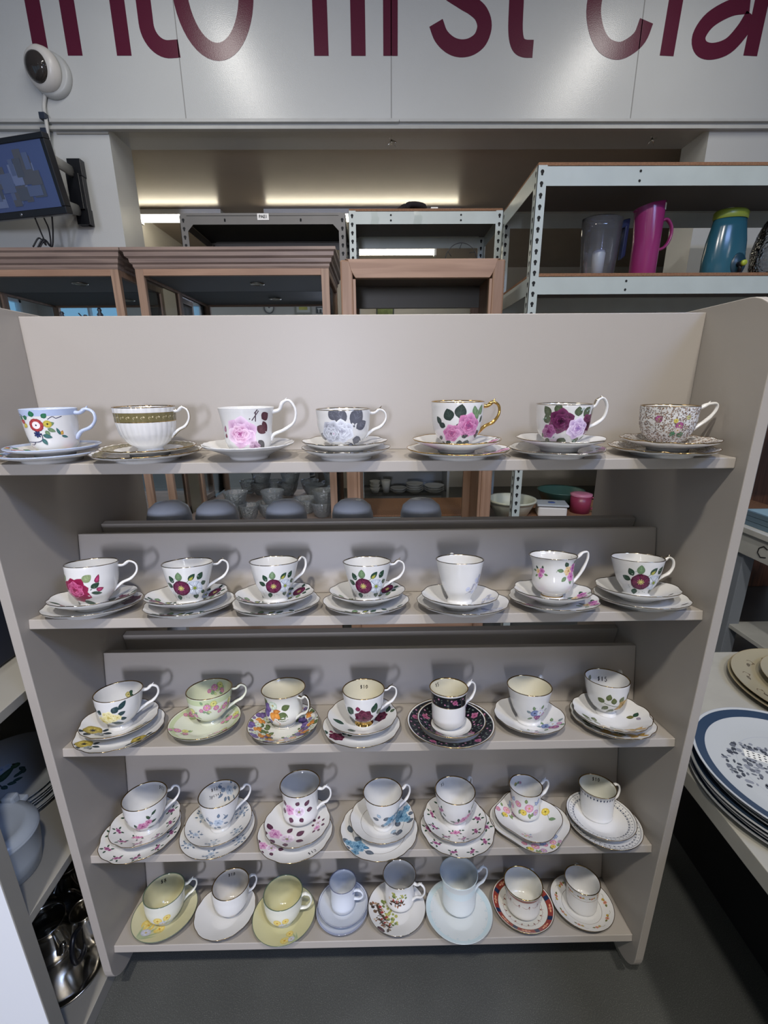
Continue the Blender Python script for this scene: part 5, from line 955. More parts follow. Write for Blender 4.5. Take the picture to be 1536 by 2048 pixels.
b = MB(); b.lathe([(.001, .001), (.055, 0), (.07, .004), (.073, .006), (.071, .0075), (.055, .004), (.001, .003)], 48); tag(b.build('tray', STEEL, loc=(-.682, .02 + .0, .0372)), 'round shallow steel tray at the edge of the side rack', 'tray')
b = MB(); b.box((-.98, -.02, .7825), (-.68, .30, .96)); tag(b.build('storage_box', mat('navy_plastic', '#1c2438', .5), bevel=.006), 'dark navy box on the upper board of the side rack', 'box')

# ------------------------------------------------------------------ low table on the right with plates
tb = tag(empty('low_table', (1.2, -.3, 0)), 'low pale table with black plinth right of the china display', 'table')
TOPM = mat('pale_laminate', '#9c9a90', .5, vary=.04, vscale=30)
def tpart(b, name, m, bev=.0015): b.v = [(x - 1.2, y + .3, z) for x, y, z in b.v]; return b.build(name, m, tb, bevel=bev)
b = MB(); b.box((.613, -1.3, .515), (1.6, .42, .55)); tpart(b, 'table_top', TOPM)
b = MB(); b.box((.875, -1.25, 0), (1.56, .40, .515)); tpart(b, 'plinth', mat('black_board', '#0c0d0e', .7))
def willow(D):
    for i in range(260):
        a, q = rng.uniform(0, 6.28), rng.uniform(0, 1) ** .6; D.l = i % 24; D.disc(46 * q * cos(a), 38 * q * sin(a), rng.uniform(1.0, 3.0), col(['#5c6068', '#3c4048', '#7c8088'][i % 3]), n=6, ry=rng.uniform(1, 3))
    D.l = 30; D.poly([(2, -22), (26, -22), (26, -11), (2, -11)], (14, -16.5), col('#d8d8d0'), col('#d8d8d0'))
    for r_ in range(3):
        for k in range(5): D.disc(5 + 4.4 * k, -13 - 3.4 * r_, 1.2, BK, n=6, ry=.8)
def bluering(P): P['band'](.86, .965, col('#2c3c50'), 4); P['band'](.55, .555, col('#9aa0a8'), 2)
for i in range(7):
    last = i == 6
    make_plate('dinner_plate', (.765 + .004 * sin(i * 1.7), -.03 + .003 * cos(i * 2.3), .5502 + i * .0078), 0, .160 if i != 4 else .155, .016, .005, col('#bcc0c0'), col('#989a9c'),
               'blue banded plate with a grey landscape and price label, topmost of its stack' if last else 'blue banded plate under the landscape plate, ' + ORD[i] + ' from the bottom', 'plate', 'blue banded plates on the low table', flat=.66,
               deco=(both(bluering, lambda P: on(P, (willow, 180, .18, 150, 1.9)))) if last else bluering)
def brownscroll(P):
    for k in range(12):
        def m(D): D.line([(7 * cos(t / 3), 6 * sin(t / 3)) for t in range(0, 16, 2)], 1.3, col('#5c4c3c')); D.leaf(6, 0, 20, 12, 5, col('#5c5444')); D.disc(-4, 6, 2, col('#5c4c3c'))
        on(P, (m, k * 30, .80, k * 30 + 90, 1.2))
for i, (r, l) in enumerate(((.165, 'cream plate under the brown scroll plates at the back of the low table'), (.160, 'cream plate with brown scrolls on the low table, middle of three'), (.125, 'smaller cream plate with brown scrolls, topmost of three on the low table'))):
    make_plate('dinner_plate', (1.055 + .03 * (i == 2), .235, .5502 + i * .0085), 0, r, .018, .005, col('#a49c82'), col('#8c7c5c'), l, 'plate', 'brown scroll plates on the low table', flat=.66, deco=brownscroll)

# ------------------------------------------------------------------ far table with writing on its apron
t2 = tag(empty('side_table', (2.0, .8, 0)), 'grey white table with handwritten apron beyond the low table', 'table')
def spart(b, name, m, bev=.002): b.v = [(x - 2.0, y - .8, z) for x, y, z in b.v]; return b.build(name, m, t2, bevel=bev)
OWH = mat('worn_white_paint', '#b4b5b0', .6, vary=.08, vscale=12)
GP = mat('grey_blue_paint', '#848b94', .6)
b = MB(); b.box((1.625, .2, .64), (2.5, 1.28, .665)); spart(b, 'table_top', OWH)
b = MB(); b.box((1.64, .22, .54), (1.66, 1.26, .64)); spart(b, 'apron', OWH)
b = MB(); b.box((1.66, 1.24, .54), (2.48, 1.26, .64)); b.box((1.66, .22, .54), (2.48, .24, .64)); spart(b, 'apron', OWH)
for lx in (1.66, 2.42):
    for ly in (.24, 1.18): b = MB(); b.box((lx, ly, 0), (lx + .055, ly + .055, .545)); spart(b, 'leg', GP)
b = MB(); b.box((1.67, .25, .16), (2.46, 1.2, .18)); spart(b, 'lower_shelf', OWH)
b = MB()
def ink2(pts, dy, sc=.05):
    P = [(1.6385, 1.10 + dy - p[0] * sc, .562 + p[1] * sc) for p in pts]; b.tube(P, .0022, 6)
ink2([(1, .85), (.6, 1), (.2, .7), (.15, .3), (.5, 0), (1, .15)], 0); ink2([(0, 0), (.5, 1), (.9, 0)], -.07); ink2([(.15, .4), (.8, .4)], -.07); ink2([(0, 0), (.05, .9), (.6, .9), (.6, .5), (.1, .45), (.8, 0)], -.135)
spart(b, 'handwriting', INK, 0)
for i in range(3):
    b = MB(); z = .6655 + i * .022; b.box((1.66, .93, z), (2.06, 1.24, z + .020)); b.box((1.67, .94, z + .020), (2.05, 1.23, z + .0215), 1)
    tag(b.build('serving_tray', [mat('blue_tray', '#5c7484', .4), mat('tray_face', '#8fb0c0', .35)], bevel=.003), 'pale blue tray on the far table, ' + ('lowest of three', 'middle of three', 'topmost of three')[i], 'tray', 'blue trays on the far table')
b = MB(); b.box((1.80, 1.93, .0), (2.55, 1.97, 1.45)); b.box((1.80, 1.915, .0), (1.86, 1.93, 1.45)); b.box((2.1, 1.915, .0), (2.16, 1.93, 1.45))
tag(b.build('wooden_panel', wood('walnut', '#3c2418', '#6c4630', 8, .5, 2), bevel=.003), 'tall dark wooden panel leaning at the wall beyond the blue trays', 'panel')
b = MB(); b.lathe([(.001, 0), (.10, 0), (.125, .12), (.13, .13), (.12, .125), (.095, .01), (.001, .008)], 40)
tag(b.build('basket', mat('white_basket', '#c4c8c4', .6, bump=.8, bscale=150), loc=(1.95, .75, .1805)), 'white basket on the lower board of the far table', 'basket')

# ------------------------------------------------------------------ glass display cabinets
def cabinet(x0, x1, yf, yb, ztop, label, puck):
    r = tag(empty('display_cabinet', ((x0 + x1) / 2, (yf + yb) / 2, 0)), label, 'cabinet', 'oak display cabinets'); cx, cy = (x0 + x1) / 2, (yf + yb) / 2
    def part(b, n, m, bev=.0012, lab=None):
        b.v = [(x - cx, y - cy, z) for x, y, z in b.v]; o = b.build(n, m, r, bevel=bev)
        if lab: o['label'] = lab
        return o
    zc = ztop - .075
    prof = [(0, 0), (.004, .008), (.004, .016), (.012, .022), (.014, .036), (.024, .044), (.026, .058), (.034, .064), (.034, .075), (0, .075)]
    b = MB(); V = []
    n = len(prof)
    for (ax, ay, sx, sy) in ((x0, yb, -1, 0), (x0, yf, -1, -1), (x1, yf, 1, -1), (x1, yb, 1, 0)):
        V += [(ax + sx * d, ay + sy * d, zc + h_) for d, h_ in prof]
    F = [(i * n + k, (i + 1) * n + k, (i + 1) * n + k + 1, i * n + k + 1) for i in range(3) for k in range(n - 1)] + [tuple(range(n)), tuple(3 * n + k for k in range(n - 1, -1, -1))]
    b.add(V, F); part(b, 'cornice', OAK, 0)
    b = MB(); b.box((x0, yf, ztop - .02), (x1, yb, ztop - .004)); part(b, 'top_board', OAK)
    w_ = .034
    b = MB(); b.box((x0 + w_, yf, zc - .026), (x1 - w_, yf + .02, zc)); part(b, 'top_rail', OAKL)
    for xx in (x0, x1 - w_): b = MB(); b.box((xx, yf, .55), (xx + w_, yf + .022, zc)); part(b, 'front_post', OAKV)
    for xx in (x0, x1 - .022): b = MB(); b.box((xx, yb - .03, .55), (xx + .022, yb, zc)); b.box((xx, yf + .022, zc - .026), (xx + .022, yb - .03, zc)); part(b, 'side_frame', OAKV)
    b = MB(); b.box((x0 + w_, yf + .008, .62), (x1 - w_, yf + .012, zc - .026)); part(b, 'front_glass', GLASS, 0)
    for xx in (x0 + .009, x1 - .013): b = MB(); b.box((xx, yf + .024, .62), (xx + .004, yb - .032, zc - .026)); part(b, 'side_glass', GLASS, 0)
    b = MB(); b.box((x0 + .022, yb - .012, .60), (x1 - .022, yb - .004, zc)); part(b, 'mirror_back', MIRROR, 0)
    b = MB(); b.box((x0, yf, 0), (x1, yb, .60)); b.box((x0 + .05, yf - .006, .08), (x1 - .05, yf, .54)); part(b, 'base_cupboard', OAK)
    b = MB(); b.box((x0 + .022, yf + .022, zc - .016), (x1 - .022, yb - .014, zc - .004)); part(b, 'inner_ceiling', mat('dark_lining', '#5c5e5e', .6), 0)
    b = MB(); b.box((x0 + .024, yf + .05, 1.535), (x1 - .024, yb - .016, 1.541)); part(b, 'glass_shelf', GLASS, 0)
    if puck:
        px, py = puck; b = MB(); b.lathe([(.001, 0), (.032, 0), (.036, -.003), (.026, -.006), (.022, -.003), (.001, -.003)], 28, c=(px, py, zc - .016)); part(b, 'light_ring', STEEL, 0)
    return r
xA0 = at(268, 530, 1, 1.47)[0]; xA1 = at(657, 525, 1, 1.47)[0]; ZT = at(450, 493, 1, 1.436)[2]
cabinet(xA0, xA1, 1.47, 1.88, ZT, 'oak display cabinet with mirrored back, between the television cabinet and the arched one', (at(484, 541, 2, ZT - .09)[0], 1.68))
wdt = xA1 - xA0; xB1 = xA0 - .072
cabinet(xB1 - wdt, xB1, 1.47, 1.88, ZT, 'oak display cabinet with mirrored back under the television', (at(103, 547, 2, ZT - .09)[0], 1.66))
FIG = mat('dark_figurine', '#3c4048', .4)
for i, (px, hh) in enumerate(((124, .085), (170, .07), (200, .10), (240, .08))):
    p = at(px, 628, 1, 1.66); e = .013; b = MB(); b.lathe([(.001, 0), (.02, 0), (.02, .006), (.013, .012), (.016, hh * .35), (.010, hh * .6), (.014, hh * .7), (.006, hh * .82), (.010, hh * .9), (.006, hh), (.001, hh)], 20)
    if i in (1,): b.tube([(0, 0, hh * .6), (-.03, 0, hh * 1.1)], .003, 8)
    tag(b.build('figurine', FIG, loc=(p[0], 1.66, 1.5412)), ('small dark figurine nearest the television side', 'small dark figurine with a raised rod', 'tallest round-headed dark figurine before the window reflection', 'small dark figurine beside the cabinet post')[i], 'figurine', 'figurines in the television cabinet')
# arched oak cabinet
def arched(x0, x1, yf, yb, zt):
    r = tag(empty('display_cabinet', ((x0 + x1) / 2, (yf + yb) / 2, 0)), 'pale oak cabinet with broad rounded frame left of the pale steel rack', 'cabinet'); cx, cy = (x0 + x1) / 2, (yf + yb) / 2
    def part(b, n, m, bev=.0015): b.v = [(x - cx, y - cy, z) for x, y, z in b.v]; return b.build(n, m, r, bevel=bev)
    w_ = .052; b = MB(); xi0, xi1 = x0 + w_ * .75, x1 - w_ * .75
    pts = [(x0 + .02, zt), (x1 - .02, zt)] + [(xi1 + .005 - .03 * t, zt - .004 - .068 * t ** .6) for t in (0, .3, .6, .85, 1)] + [(xi0 - .005 + .03 * t, zt - .004 - .068 * t ** .6) for t in (1, .85, .6, .3, 0)]
    b.prism(pts, 1, yf, yf + .03); part(b, 'top_rail', OAKL, .008)
    for a, c in ((x0, x0 + w_), (x1 - w_, x1)): b = MB(); b.box((a, yf + .001, 0), (c, yf + .035, zt - .002)); part(b, 'stile', OAKLV, .008)
    b = MB(); b.box((x0 + w_, yf + .004, .55), (x0 + w_ + .012, yf + .03, zt - .075)); b.box((x1 - w_ - .012, yf + .004, .55), (x1 - w_, yf + .03, zt - .075)); part(b, 'inner_bead', OAKLV)
    for a in (x0 + .006, x1 - .024): b = MB(); b.box((a, yf + .035, 0), (a + .018, yb, zt - .03)); part(b, 'side_panel', OAKLV)
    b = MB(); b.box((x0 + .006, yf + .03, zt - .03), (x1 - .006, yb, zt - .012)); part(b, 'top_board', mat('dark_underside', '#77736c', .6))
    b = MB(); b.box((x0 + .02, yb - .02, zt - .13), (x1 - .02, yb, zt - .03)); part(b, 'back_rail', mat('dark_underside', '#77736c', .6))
    b = MB(); b.box((x0 + w_ + .012, yf + .012, .62), (x1 - w_ - .012, yf + .016, zt - .072)); part(b, 'door_glass', GLASS, 0)
    b = MB(); b.box((x0 + .02, yf + .03, 0), (x1 - .02, yb, .30)); part(b, 'base_cupboard', OAKL)
    for a in (x0 + .024, x1 - .064): b = MB(); b.box((a, yb - .02, .30), (a + .04, yb, zt - .13)); part(b, 'back_stile', OAKLV)
arched(at(680, 540, 1, 1.40)[0], at(1011, 540, 1, 1.40)[0], 1.40, 1.80, at(845, 517, 1, 1.40)[2])
# crystal bowls
for i, (px, py, y, s, n_) in enumerate(((470, 1022, 1.60, 1.0, 0), (432, 1030, 1.56, .9, 0), (540, 1022, 1.62, 1.05, 0), (500, 1034, 1.565, .8, 0), (585, 1030, 1.56, .9, 0), (612, 1015, 1.70, 1.0, 0), (645, 1026, 1.62, 1.0, 0), (472, 1000, 1.60, .95, 1), (545, 990, 1.62, .95, 1), (648, 1000, 1.62, .95, 1))):
    x = at(px, py, 1, y)[0]; z = .601 + (.062 if n_ else 0)
    b = MB(); R_ = .062 * s; fn = lambda t, z_: 1 + .025 * cos(18 * t) * (z_ > .02)
    b.lathe([(.001, .004), (R_ * .5, 0), (R_ * .55, .005), (R_ * .8, .03), (R_, .075), (R_ * 1.03, .085), (R_ * .97, .085), (R_ * .92, .07), (R_ * .72, .03), (R_ * .4, .012), (.001, .011)], 72, fn=fn)
    tag(b.build('crystal_bowl', CRYSTAL, loc=(x, y, z)), 'cut crystal bowl in the middle cabinet, ' + ('lowest of the left pile', 'far left on the cabinet floor', 'lowest of the centre pile', 'small one between the two piles', 'in front of the gap beside the centre pile', 'behind the others near the right pile', 'lowest of the right pile', 'topmost of the left pile', 'topmost of the centre pile', 'topmost of the right pile')[i], 'bowl', 'crystal bowls in the middle cabinet')

# ------------------------------------------------------------------ steel racks
def keyhole(b, x, y, z, face, s=1.55):
    """dark keyhole mark on a post face; face 'f' looks to -y, 's' looks to -x"""
    o = [(.0045 * s * cos(a), .0045 * s * sin(a) + .004) for a in np.linspace(-.9, pi + .9, 9)] + [(-.0022 * s, -.0085), (.0022 * s, -.0085)]
    V = [((x + p, y - .0004, z + q) if face == 'f' else (x - .0004, y - p, z + q)) for p, q in o]
    b.add(V, [tuple(range(len(V)))[::-1] if face == 'f' else tuple(range(len(V)))], 1)
def rack(name, x0, x1, yf, yb, zt, levels, label, M_, bh=.066, pw=.037, gus=False, chip=True, group=None, tilt=0):
    r = tag(empty(name, ((x0 + x1) / 2, (yf + yb) / 2, 0)), label, 'rack', group); cx, cy = (x0 + x1) / 2, (yf + yb) / 2
    def part(b, n, m): b.v = [(x - cx, y - cy, z) for x, y, z in b.v]; return b.build(n, m, r)
    for xa, dx in ((x0, 1), (x1, -1)):
        for ya, dy in ((yf, 1), (yb, -1)):
            b = MB(); b.box((xa, ya, 0), (xa + dx * pw, ya + dy * .0022, zt)); b.box((xa, ya, 0), (xa + dx * .0022, ya + dy * pw, zt))
            z = zt - .025
            while z > .3:
                if dy > 0: keyhole(b, xa + dx * pw / 2, ya, z, 'f')
                if dx > 0: keyhole(b, xa, ya + dy * pw / 2, z, 's')
                if dy < 0:
                    V = len(b.v); keyhole(b, xa + dx * pw / 2, ya - .0026, z, 'f')
                z -= .0385
            part(b, 'post', [M_, DARK])
    for zl in levels:
        for ya, dy in ((yf, -1), (yb, 1)):
            b = MB(); e = -.0016 * (1 if dy < 0 else -1); y_ = ya + (.0022 if dy < 0 else -.0022)
            b.box((x0 + pw, ya - .0005 * -dy if False else ya, zl - bh), (x1 - pw, ya - dy * .0022, zl)); b.box((x0 + pw, ya, zl - .002), (x1 - pw, ya - dy * .02, zl)); 
            for fx in (.25, .75):
                for hz in (.018, bh - .016):
                    xx = x0 + pw + (x1 - x0 - 2 * pw) * fx
                    if dy < 0:
                        V = [(xx + .005 * cos(a), ya - .0006, zl - hz + .005 * sin(a)) for a in np.linspace(0, 2 * pi, 9)[:-1]]; b.add(V, [tuple(range(8))[::-1]], 1)
            part(b, 'beam', [M_, DARK])
        for xa, dx in ((x0, 1), (x1, -1)):
            b = MB(); b.box((xa, yf + pw, zl - bh), (xa + dx * .0022, yb - pw, zl)); part(b, 'side_beam', M_)
        b = MB(); b.box((x0 + .003, yf + .003, zl + .0003), (x1 - .003, yb - .003, zl + .012)); b.m[0] = 1; part(b, 'shelf_board', [CHIP, CHIPU] if chip else [M_, DARK])
        if gus:
            for xa, dx in ((x0, 1), (x1, -1)):
                b = MB(); b.prism([(xa + dx * pw, zl - bh), (xa + dx * (pw + .03), zl - bh), (xa + dx * pw, zl - bh - .03)], 1, yf, yf + .002); part(b, 'gusset', M_)
    return r
p = at(1070, 330, 1, 1.32); zR = at(1090, 330, 1, 1.32)[2]; zR2 = at(1090, 553, 1, 1.32)[2]
rack('steel_rack', p[0] + .012, 2.15, 1.32, 1.80, zR, [zR - .002, zR2, 1.18, .62], 'tall pale steel rack holding the pink jug', RACK)
xm0, xm1 = at(697, 440, 1, 1.93)[0], at(1006, 440, 1, 1.93)[0]; zM = at(850, 421, 1, 1.93)[2]
rack('steel_rack', xm0, xm1, 1.93, 2.35, zM, [zM - .002, 1.1, .5], 'pale steel rack behind the arched cabinet with a black glove on top', RACK, bh=.058, group=None)
xg0, xg1 = at(359, 440, 1, 1.95)[0], at(693, 440, 1, 1.95)[0] - .004; zG = at(520, 430, 1, 1.95)[2]
rack('steel_rack', xg0, min(xg1, xm0 - .003), 1.95, 2.40, zG, [zG - .002, 1.25, .5], 'dark grey steel rack with a PAE1 label', RACKG, bh=.040, gus=True, chip=False)
A, B_ = at(514, 427, 1, 1.9485), at(538, 440, 1, 1.9485)
lb = tag(empty('rack_label', ((A[0] + B_[0]) / 2, 1.9485, (A[2] + B_[2]) / 2)), 'small white paper label reading PAE1 on the dark grey rack', 'label')
b = MB(); hw, hh = (B_[0] - A[0]) / 2, (A[2] - B_[2]) / 2; b.box((-hw, -.0006, -hh), (hw, 0, hh)); b.build('paper', PAPER, lb)
tcv = bpy.data.curves.new('lettering', 'FONT'); tcv.body = 'PAE1'; tcv.size = hh * 1.35; tcv.align_x = 'CENTER'; tcv.align_y = 'CENTER'; tcv.offset = .0006; tcv.materials.append(INK)
_t = bpy.data.objects.new('t', tcv); COL.objects.link(_t); bpy.context.view_layer.update(); _me = bpy.data.meshes.new_from_object(_t.evaluated_get(bpy.context.evaluated_depsgraph_get())); bpy.data.objects.remove(_t)
to = bpy.data.objects.new('lettering', _me); to.rotation_euler = (pi / 2, 0, 0); to.location = (0, -.001, 0); link(to, lb)
# things on the middle rack
zt = zM + .0105
p = at(812, 418, 1, 2.02); gl = MB(); GM = mat('black_knit', '#1c161a', .9, bump=.6, bscale=200)
for k in range(5): gl.tube(cat_rom([(-.05 + .012 * k, -.01 * k, .016), (-.02 + .012 * k, -.015 * k + .02, .034 + .005 * (k % 2)), (.03 + .016 * k, -.01 * k + .02, .030), (.065 + .006 * k, .0, .014)], 4), [.008 + .006 * sin(pi * t / 12) for t in range(13)], 10)
gl.lathe([(.001, 0), (.05, 0), (.055, .012), (.04, .026), (.001, .032)], 24, c=(.0, 0, 0), sx=1.2, sy=.7)
tag(gl.build('glove', GM, loc=(p[0], 2.02, zt)), 'crumpled black glove on top of the middle rack', 'glove')
p = at(868, 417, 1, 2.0); b = MB(); b.box((-.018, -.02, 0), (.018, .02, .022)); b.box((-.035, -.012, 0), (-.018, .012, .006)); b.lathe([(.001, -.021), (.003, -.021), (.003, -.02)], 10, c=(.008, 0, .011), axis='y', mi=1)
tag(b.build('switch_box', [WHITEP, DARK], loc=(p[0], 2.0, zt)), 'tiny white electrical box on top of the middle rack', 'box')
for px, py0, py1, l in ((750, 424, 464, 'strip of clear tape hanging loose from the middle rack beam'), (836, 422, 460, 'strip of clear tape on the middle rack beam below the glove')):
    a_, c_ = at(px - 8, py0, 1, 1.9285), at(px + 8, py1, 1, 1.9285)
    b = MB(); P = cat_rom([(0, 0, 0), (.002, -.001, -.03), (-.004, -.008, -.06), (.003, -.014, a_[2] * 0 - (a_[2] - c_[2]))], 4); V = []
    for q in P: V += [(q[0], q[1], q[2]), (q[0] + c_[0] - a_[0], q[1] + .002, q[2])]
    b.add(V, [(2 * i, 2 * i + 1, 2 * i + 3, 2 * i + 2) for i in range(len(P) - 1)], 0, True); tag(b.build('tape_strip', TAPE, loc=(a_[0], 1.9285, a_[2])), l, 'tape')
p = at(922, 516, 1, 1.93); b = MB(); b.tube([(.075 * cos(a), 0, .075 * sin(a)) for a in np.linspace(0, 2 * pi, 40)], .0018, 8)
for k in range(6): a = k * pi / 3 + .5; b.tube([(.075 * cos(a), 0, .075 * sin(a)), (.05 * cos(a + .2), 0, .05 * sin(a + .2))], .0014, 6)
b.tube([(0, -.02, -.075), (0, .03, -.075)], .002, 6)
zwh = at(845, 517, 1, 1.40)[2] - .012
b.v = [(x, y, z + .077) for x, y, z in b.v]
tag(b.build('wire_stand', BLACK, loc=(at(922, 516, 1, 1.70)[0], 1.70, zwh)), 'round black wire stand on the arched cabinet', 'stand')

# jugs and bottles on the tall rack
zs = zR2 + .0123
def place(px, y): return at(px, 550, 1, y)[0]
e = tag(empty('water_jug', (place(1193, 1.48), 1.48, zs), (0, 0, .1)), 'clear water filter jug with navy insert on the pale rack', 'jug')
NV = mat('navy_tint', '#232c4c', .15); b = MB(); b.lathe([(.001, .004), (.058, 0), (.062, .01), (.068, .10), (.074, .20), (.076, .238), (.072, .238), (.066, .10), (.058, .008), (.001, .006)], 44, sx=1.15, sy=.8); b.build('vessel', CLEAR, e)
b = MB(); b.lathe([(.05, .12), (.066, .235), (.067, .242), (.03, .246), (.001, .246)], 40, sx=1.15, sy=.8); b.lathe([(.001, .118), (.05, .12)], 40, sx=1.15, sy=.8); b.build('filter_insert', glass('navy_clear', (.42, .46, .66), .25, .08), e)
b = MB(); b.lathe([(.001, .02), (.022, .02), (.026, .11), (.022, .12)], 24); b.build('filter_cartridge', mat('cartridge', '#c8d0d8', .3), e)
b = MB(); b.prism([(.075, .235), (.118, .245), (.115, .10), (.095, .085), (.10, .21), (.075, .20)], 1, -.013, .013); b.build('handle', NV, e, bevel=.004)
e = tag(empty('thermos_jug', (place(1283, 1.46), 1.46, zs)), 'tall magenta pink jug with open ring handle on the pale rack', 'jug'); PKM = mat('magenta_plastic', '#94306e', .22)
b = MB(); b.lathe([(.001, 0), (.050, 0), (.052, .004), (.053, .15), (.055, .272), (.053, .28)], 44); V0 = len(b.v)
b.v = [(x - .012 * max(0, (z - .26) / .02) * (x < 0), y, z + (-.25 * (x + .05) * 0 + (.22 * x if z > .26 else 0))) for x, y, z in b.v]; b.build('body', PKM, e)
b = MB(); b.lathe([(.001, .288), (.030, .287), (.0545, .281), (.0545, .276)], 44); b.v = [(x, y, z + .22 * x) for x, y, z in b.v]; b.build('lid', PKM, e)
b = MB(); b.tube(cat_rom([(.050, 0, .225), (.075, 0, .232), (.098, 0, .205), (.100, 0, .165), (.082, 0, .13), (.05, 0, .115)], 6), .0062, 12, flat=1.5); b.build('handle', PKM, e)
b = MB(); b.prism([(-.05, .272), (-.072, .262), (-.05, .255)], 1, -.012, .012); b.build('spout', PKM, e, bevel=.003)
b = MB(); b.box((-.007, -.0008, -.012), (.007, .0002, .012)); l_ = b.build('price_label', PAPER, e, loc=(.0553 * cos(-.80), .0553 * sin(-.80), .268), rot=(0, 0, -.80 + pi / 2)); l_['label'] = 'white price label'
e = tag(empty('drink_dispenser', (place(1440, 1.47), 1.47, zs)), 'teal drink bottle with lime lid and tap on the pale rack', 'bottle'); TL = mat('teal_plastic', '#2f6274', .18)
b = MB(); b.lathe([(.001, 0), (.080, 0), (.086, .01), (.088, .08), (.082, .15), (.072, .20), (.066, .235), (.001, .236)], 48, sx=1, sy=.62); b.build('body', TL, e)
b = MB(); b.lathe([(.067, .232), (.070, .236), (.070, .258), (.062, .266), (.001, .268)], 44, sx=1, sy=.66); dl = b.build('lid', mat('lime_plastic', '#8c9c3c', .3), e)
b = MB(); b.lathe([(.001, .268), (.018, .268), (.016, .275), (.001, .276)], 20, c=(-.01, 0, 0)); b.build('lid_cap', WHITEP, dl)
b = MB(); b.lathe([(.001, -.058), (.030, -.058), (.034, -.052), (.034, -.045), (.001, -.045)], 32, c=(.03, 0, .052), axis='y', sy=1.3); b.build('tap_recess', mat('dark_teal', '#1c3c4c', .3), e)
b = MB(); b.tube([(.028, -.05, .05), (.028, -.082, .05)], .010, 14); b.tube([(.028, -.07, .05), (.028, -.072, .02)], .007, 12); tp = b.build('tap', BLACK, e)
b = MB(); b.lathe([(.001, -.092), (.010, -.092), (.012, -.082), (.001, -.082)], 20, c=(.030, 0, .05), axis='y'); b.build('tap_button', mat('lime_plastic', '#a8b840', .3), tp)
b = MB(); b.lathe([(.001, 0), (.05, 0), (.052, .006), (.066, .05), (.070, .12), (.056, .19), (.038, .235), (.034, .24), (.036, .232), (.052, .18), (.066, .12), (.062, .05), (.048, .01), (.001, .01)], 60, fn=lambda t, z: 1 + .012 * sin(z * 400 + t))
tag(b.build('glass_vase', glass('ribbed_glass', (.82, .83, .84), .4, .06, .8), loc=(place(1530, 1.50), 1.50, zs)), 'ribbed clear glass vase at the far end of the pale rack shelf', 'vase')
# lower shelf of the tall rack
zl = .6323
b = MB(); b.lathe([(.001, 0), (.08, 0), (.11, .06), (.118, .075), (.124, .075), (.122, .085), (.112, .082), (.105, .062), (.076, .006), (.001, .006)], 60, fn=lambda t, z: 1 + .012 * (cos(16 * t) > 0) * (z < .07)); tag(b.build('colander', mat('cream_plastic', '#c4c8b4', .4), loc=(at(1022, 1015, 1, 1.52)[0], 1.52, zl)), 'cream ribbed plastic bowl low on the pale rack', 'bowl')
e = tag(empty('food_container', (at(1102, 1015, 1, 1.50)[0], 1.50, zl), (0, 0, -.2)), 'white lidded food container low on the pale rack', 'container'); b = MB(); b.box((-.07, -.05, 0), (.07, .05, .055)); b.build('box', WHITEP, e, bevel=.01); b = MB(); b.box((-.076, -.056, .055), (.076, .056, .066)); cl = b.build('lid', mat('clear_lid', '#b4bcc0', .25), e, bevel=.006)
b = MB(); b.lathe([(.001, .0665), (.018, .0665), (.018, .067), (.001, .067)], 20); b.build('lid_badge', mat('blue_badge', '#4c64a0', .5), cl)
e = tag(empty('measuring_jug', (at(1160, 1012, 1, 1.55)[0], 1.55, zl)), 'crimson plastic jug with clear lid low on the pale rack', 'jug'); b = MB(); b.lathe([(.001, 0), (.048, 0), (.052, .09), (.001, .091)], 36); b.build('body', mat('crimson_plastic', '#8e3450', .35), e)
b = MB(); b.lathe([(.053, .088), (.054, .098), (.035, .102), (.001, .102)], 36); b.build('lid', mat('pink_lid', '#c88098', .2), e); b = MB(); b.tube(cat_rom([(.045, -.02, .08), (.075, -.03, .078), (.078, -.03, .04), (.045, -.02, .02)], 5), .005, 8); b.build('handle', mat('crimson_plastic', '#8e3450', .35), e)
b = MB(); b.lathe([(.001, 0), (.08, 0), (.12, .085), (.124, .09), (.116, .086), (.076, .006), (.001, .006)], 40); tag(b.build('mixing_bowl', mat('green_plastic', '#34544c', .4), loc=(at(1120, 995, 1, 1.68)[0], 1.68, zl)), 'dark green bowl behind the white food container', 'bowl')

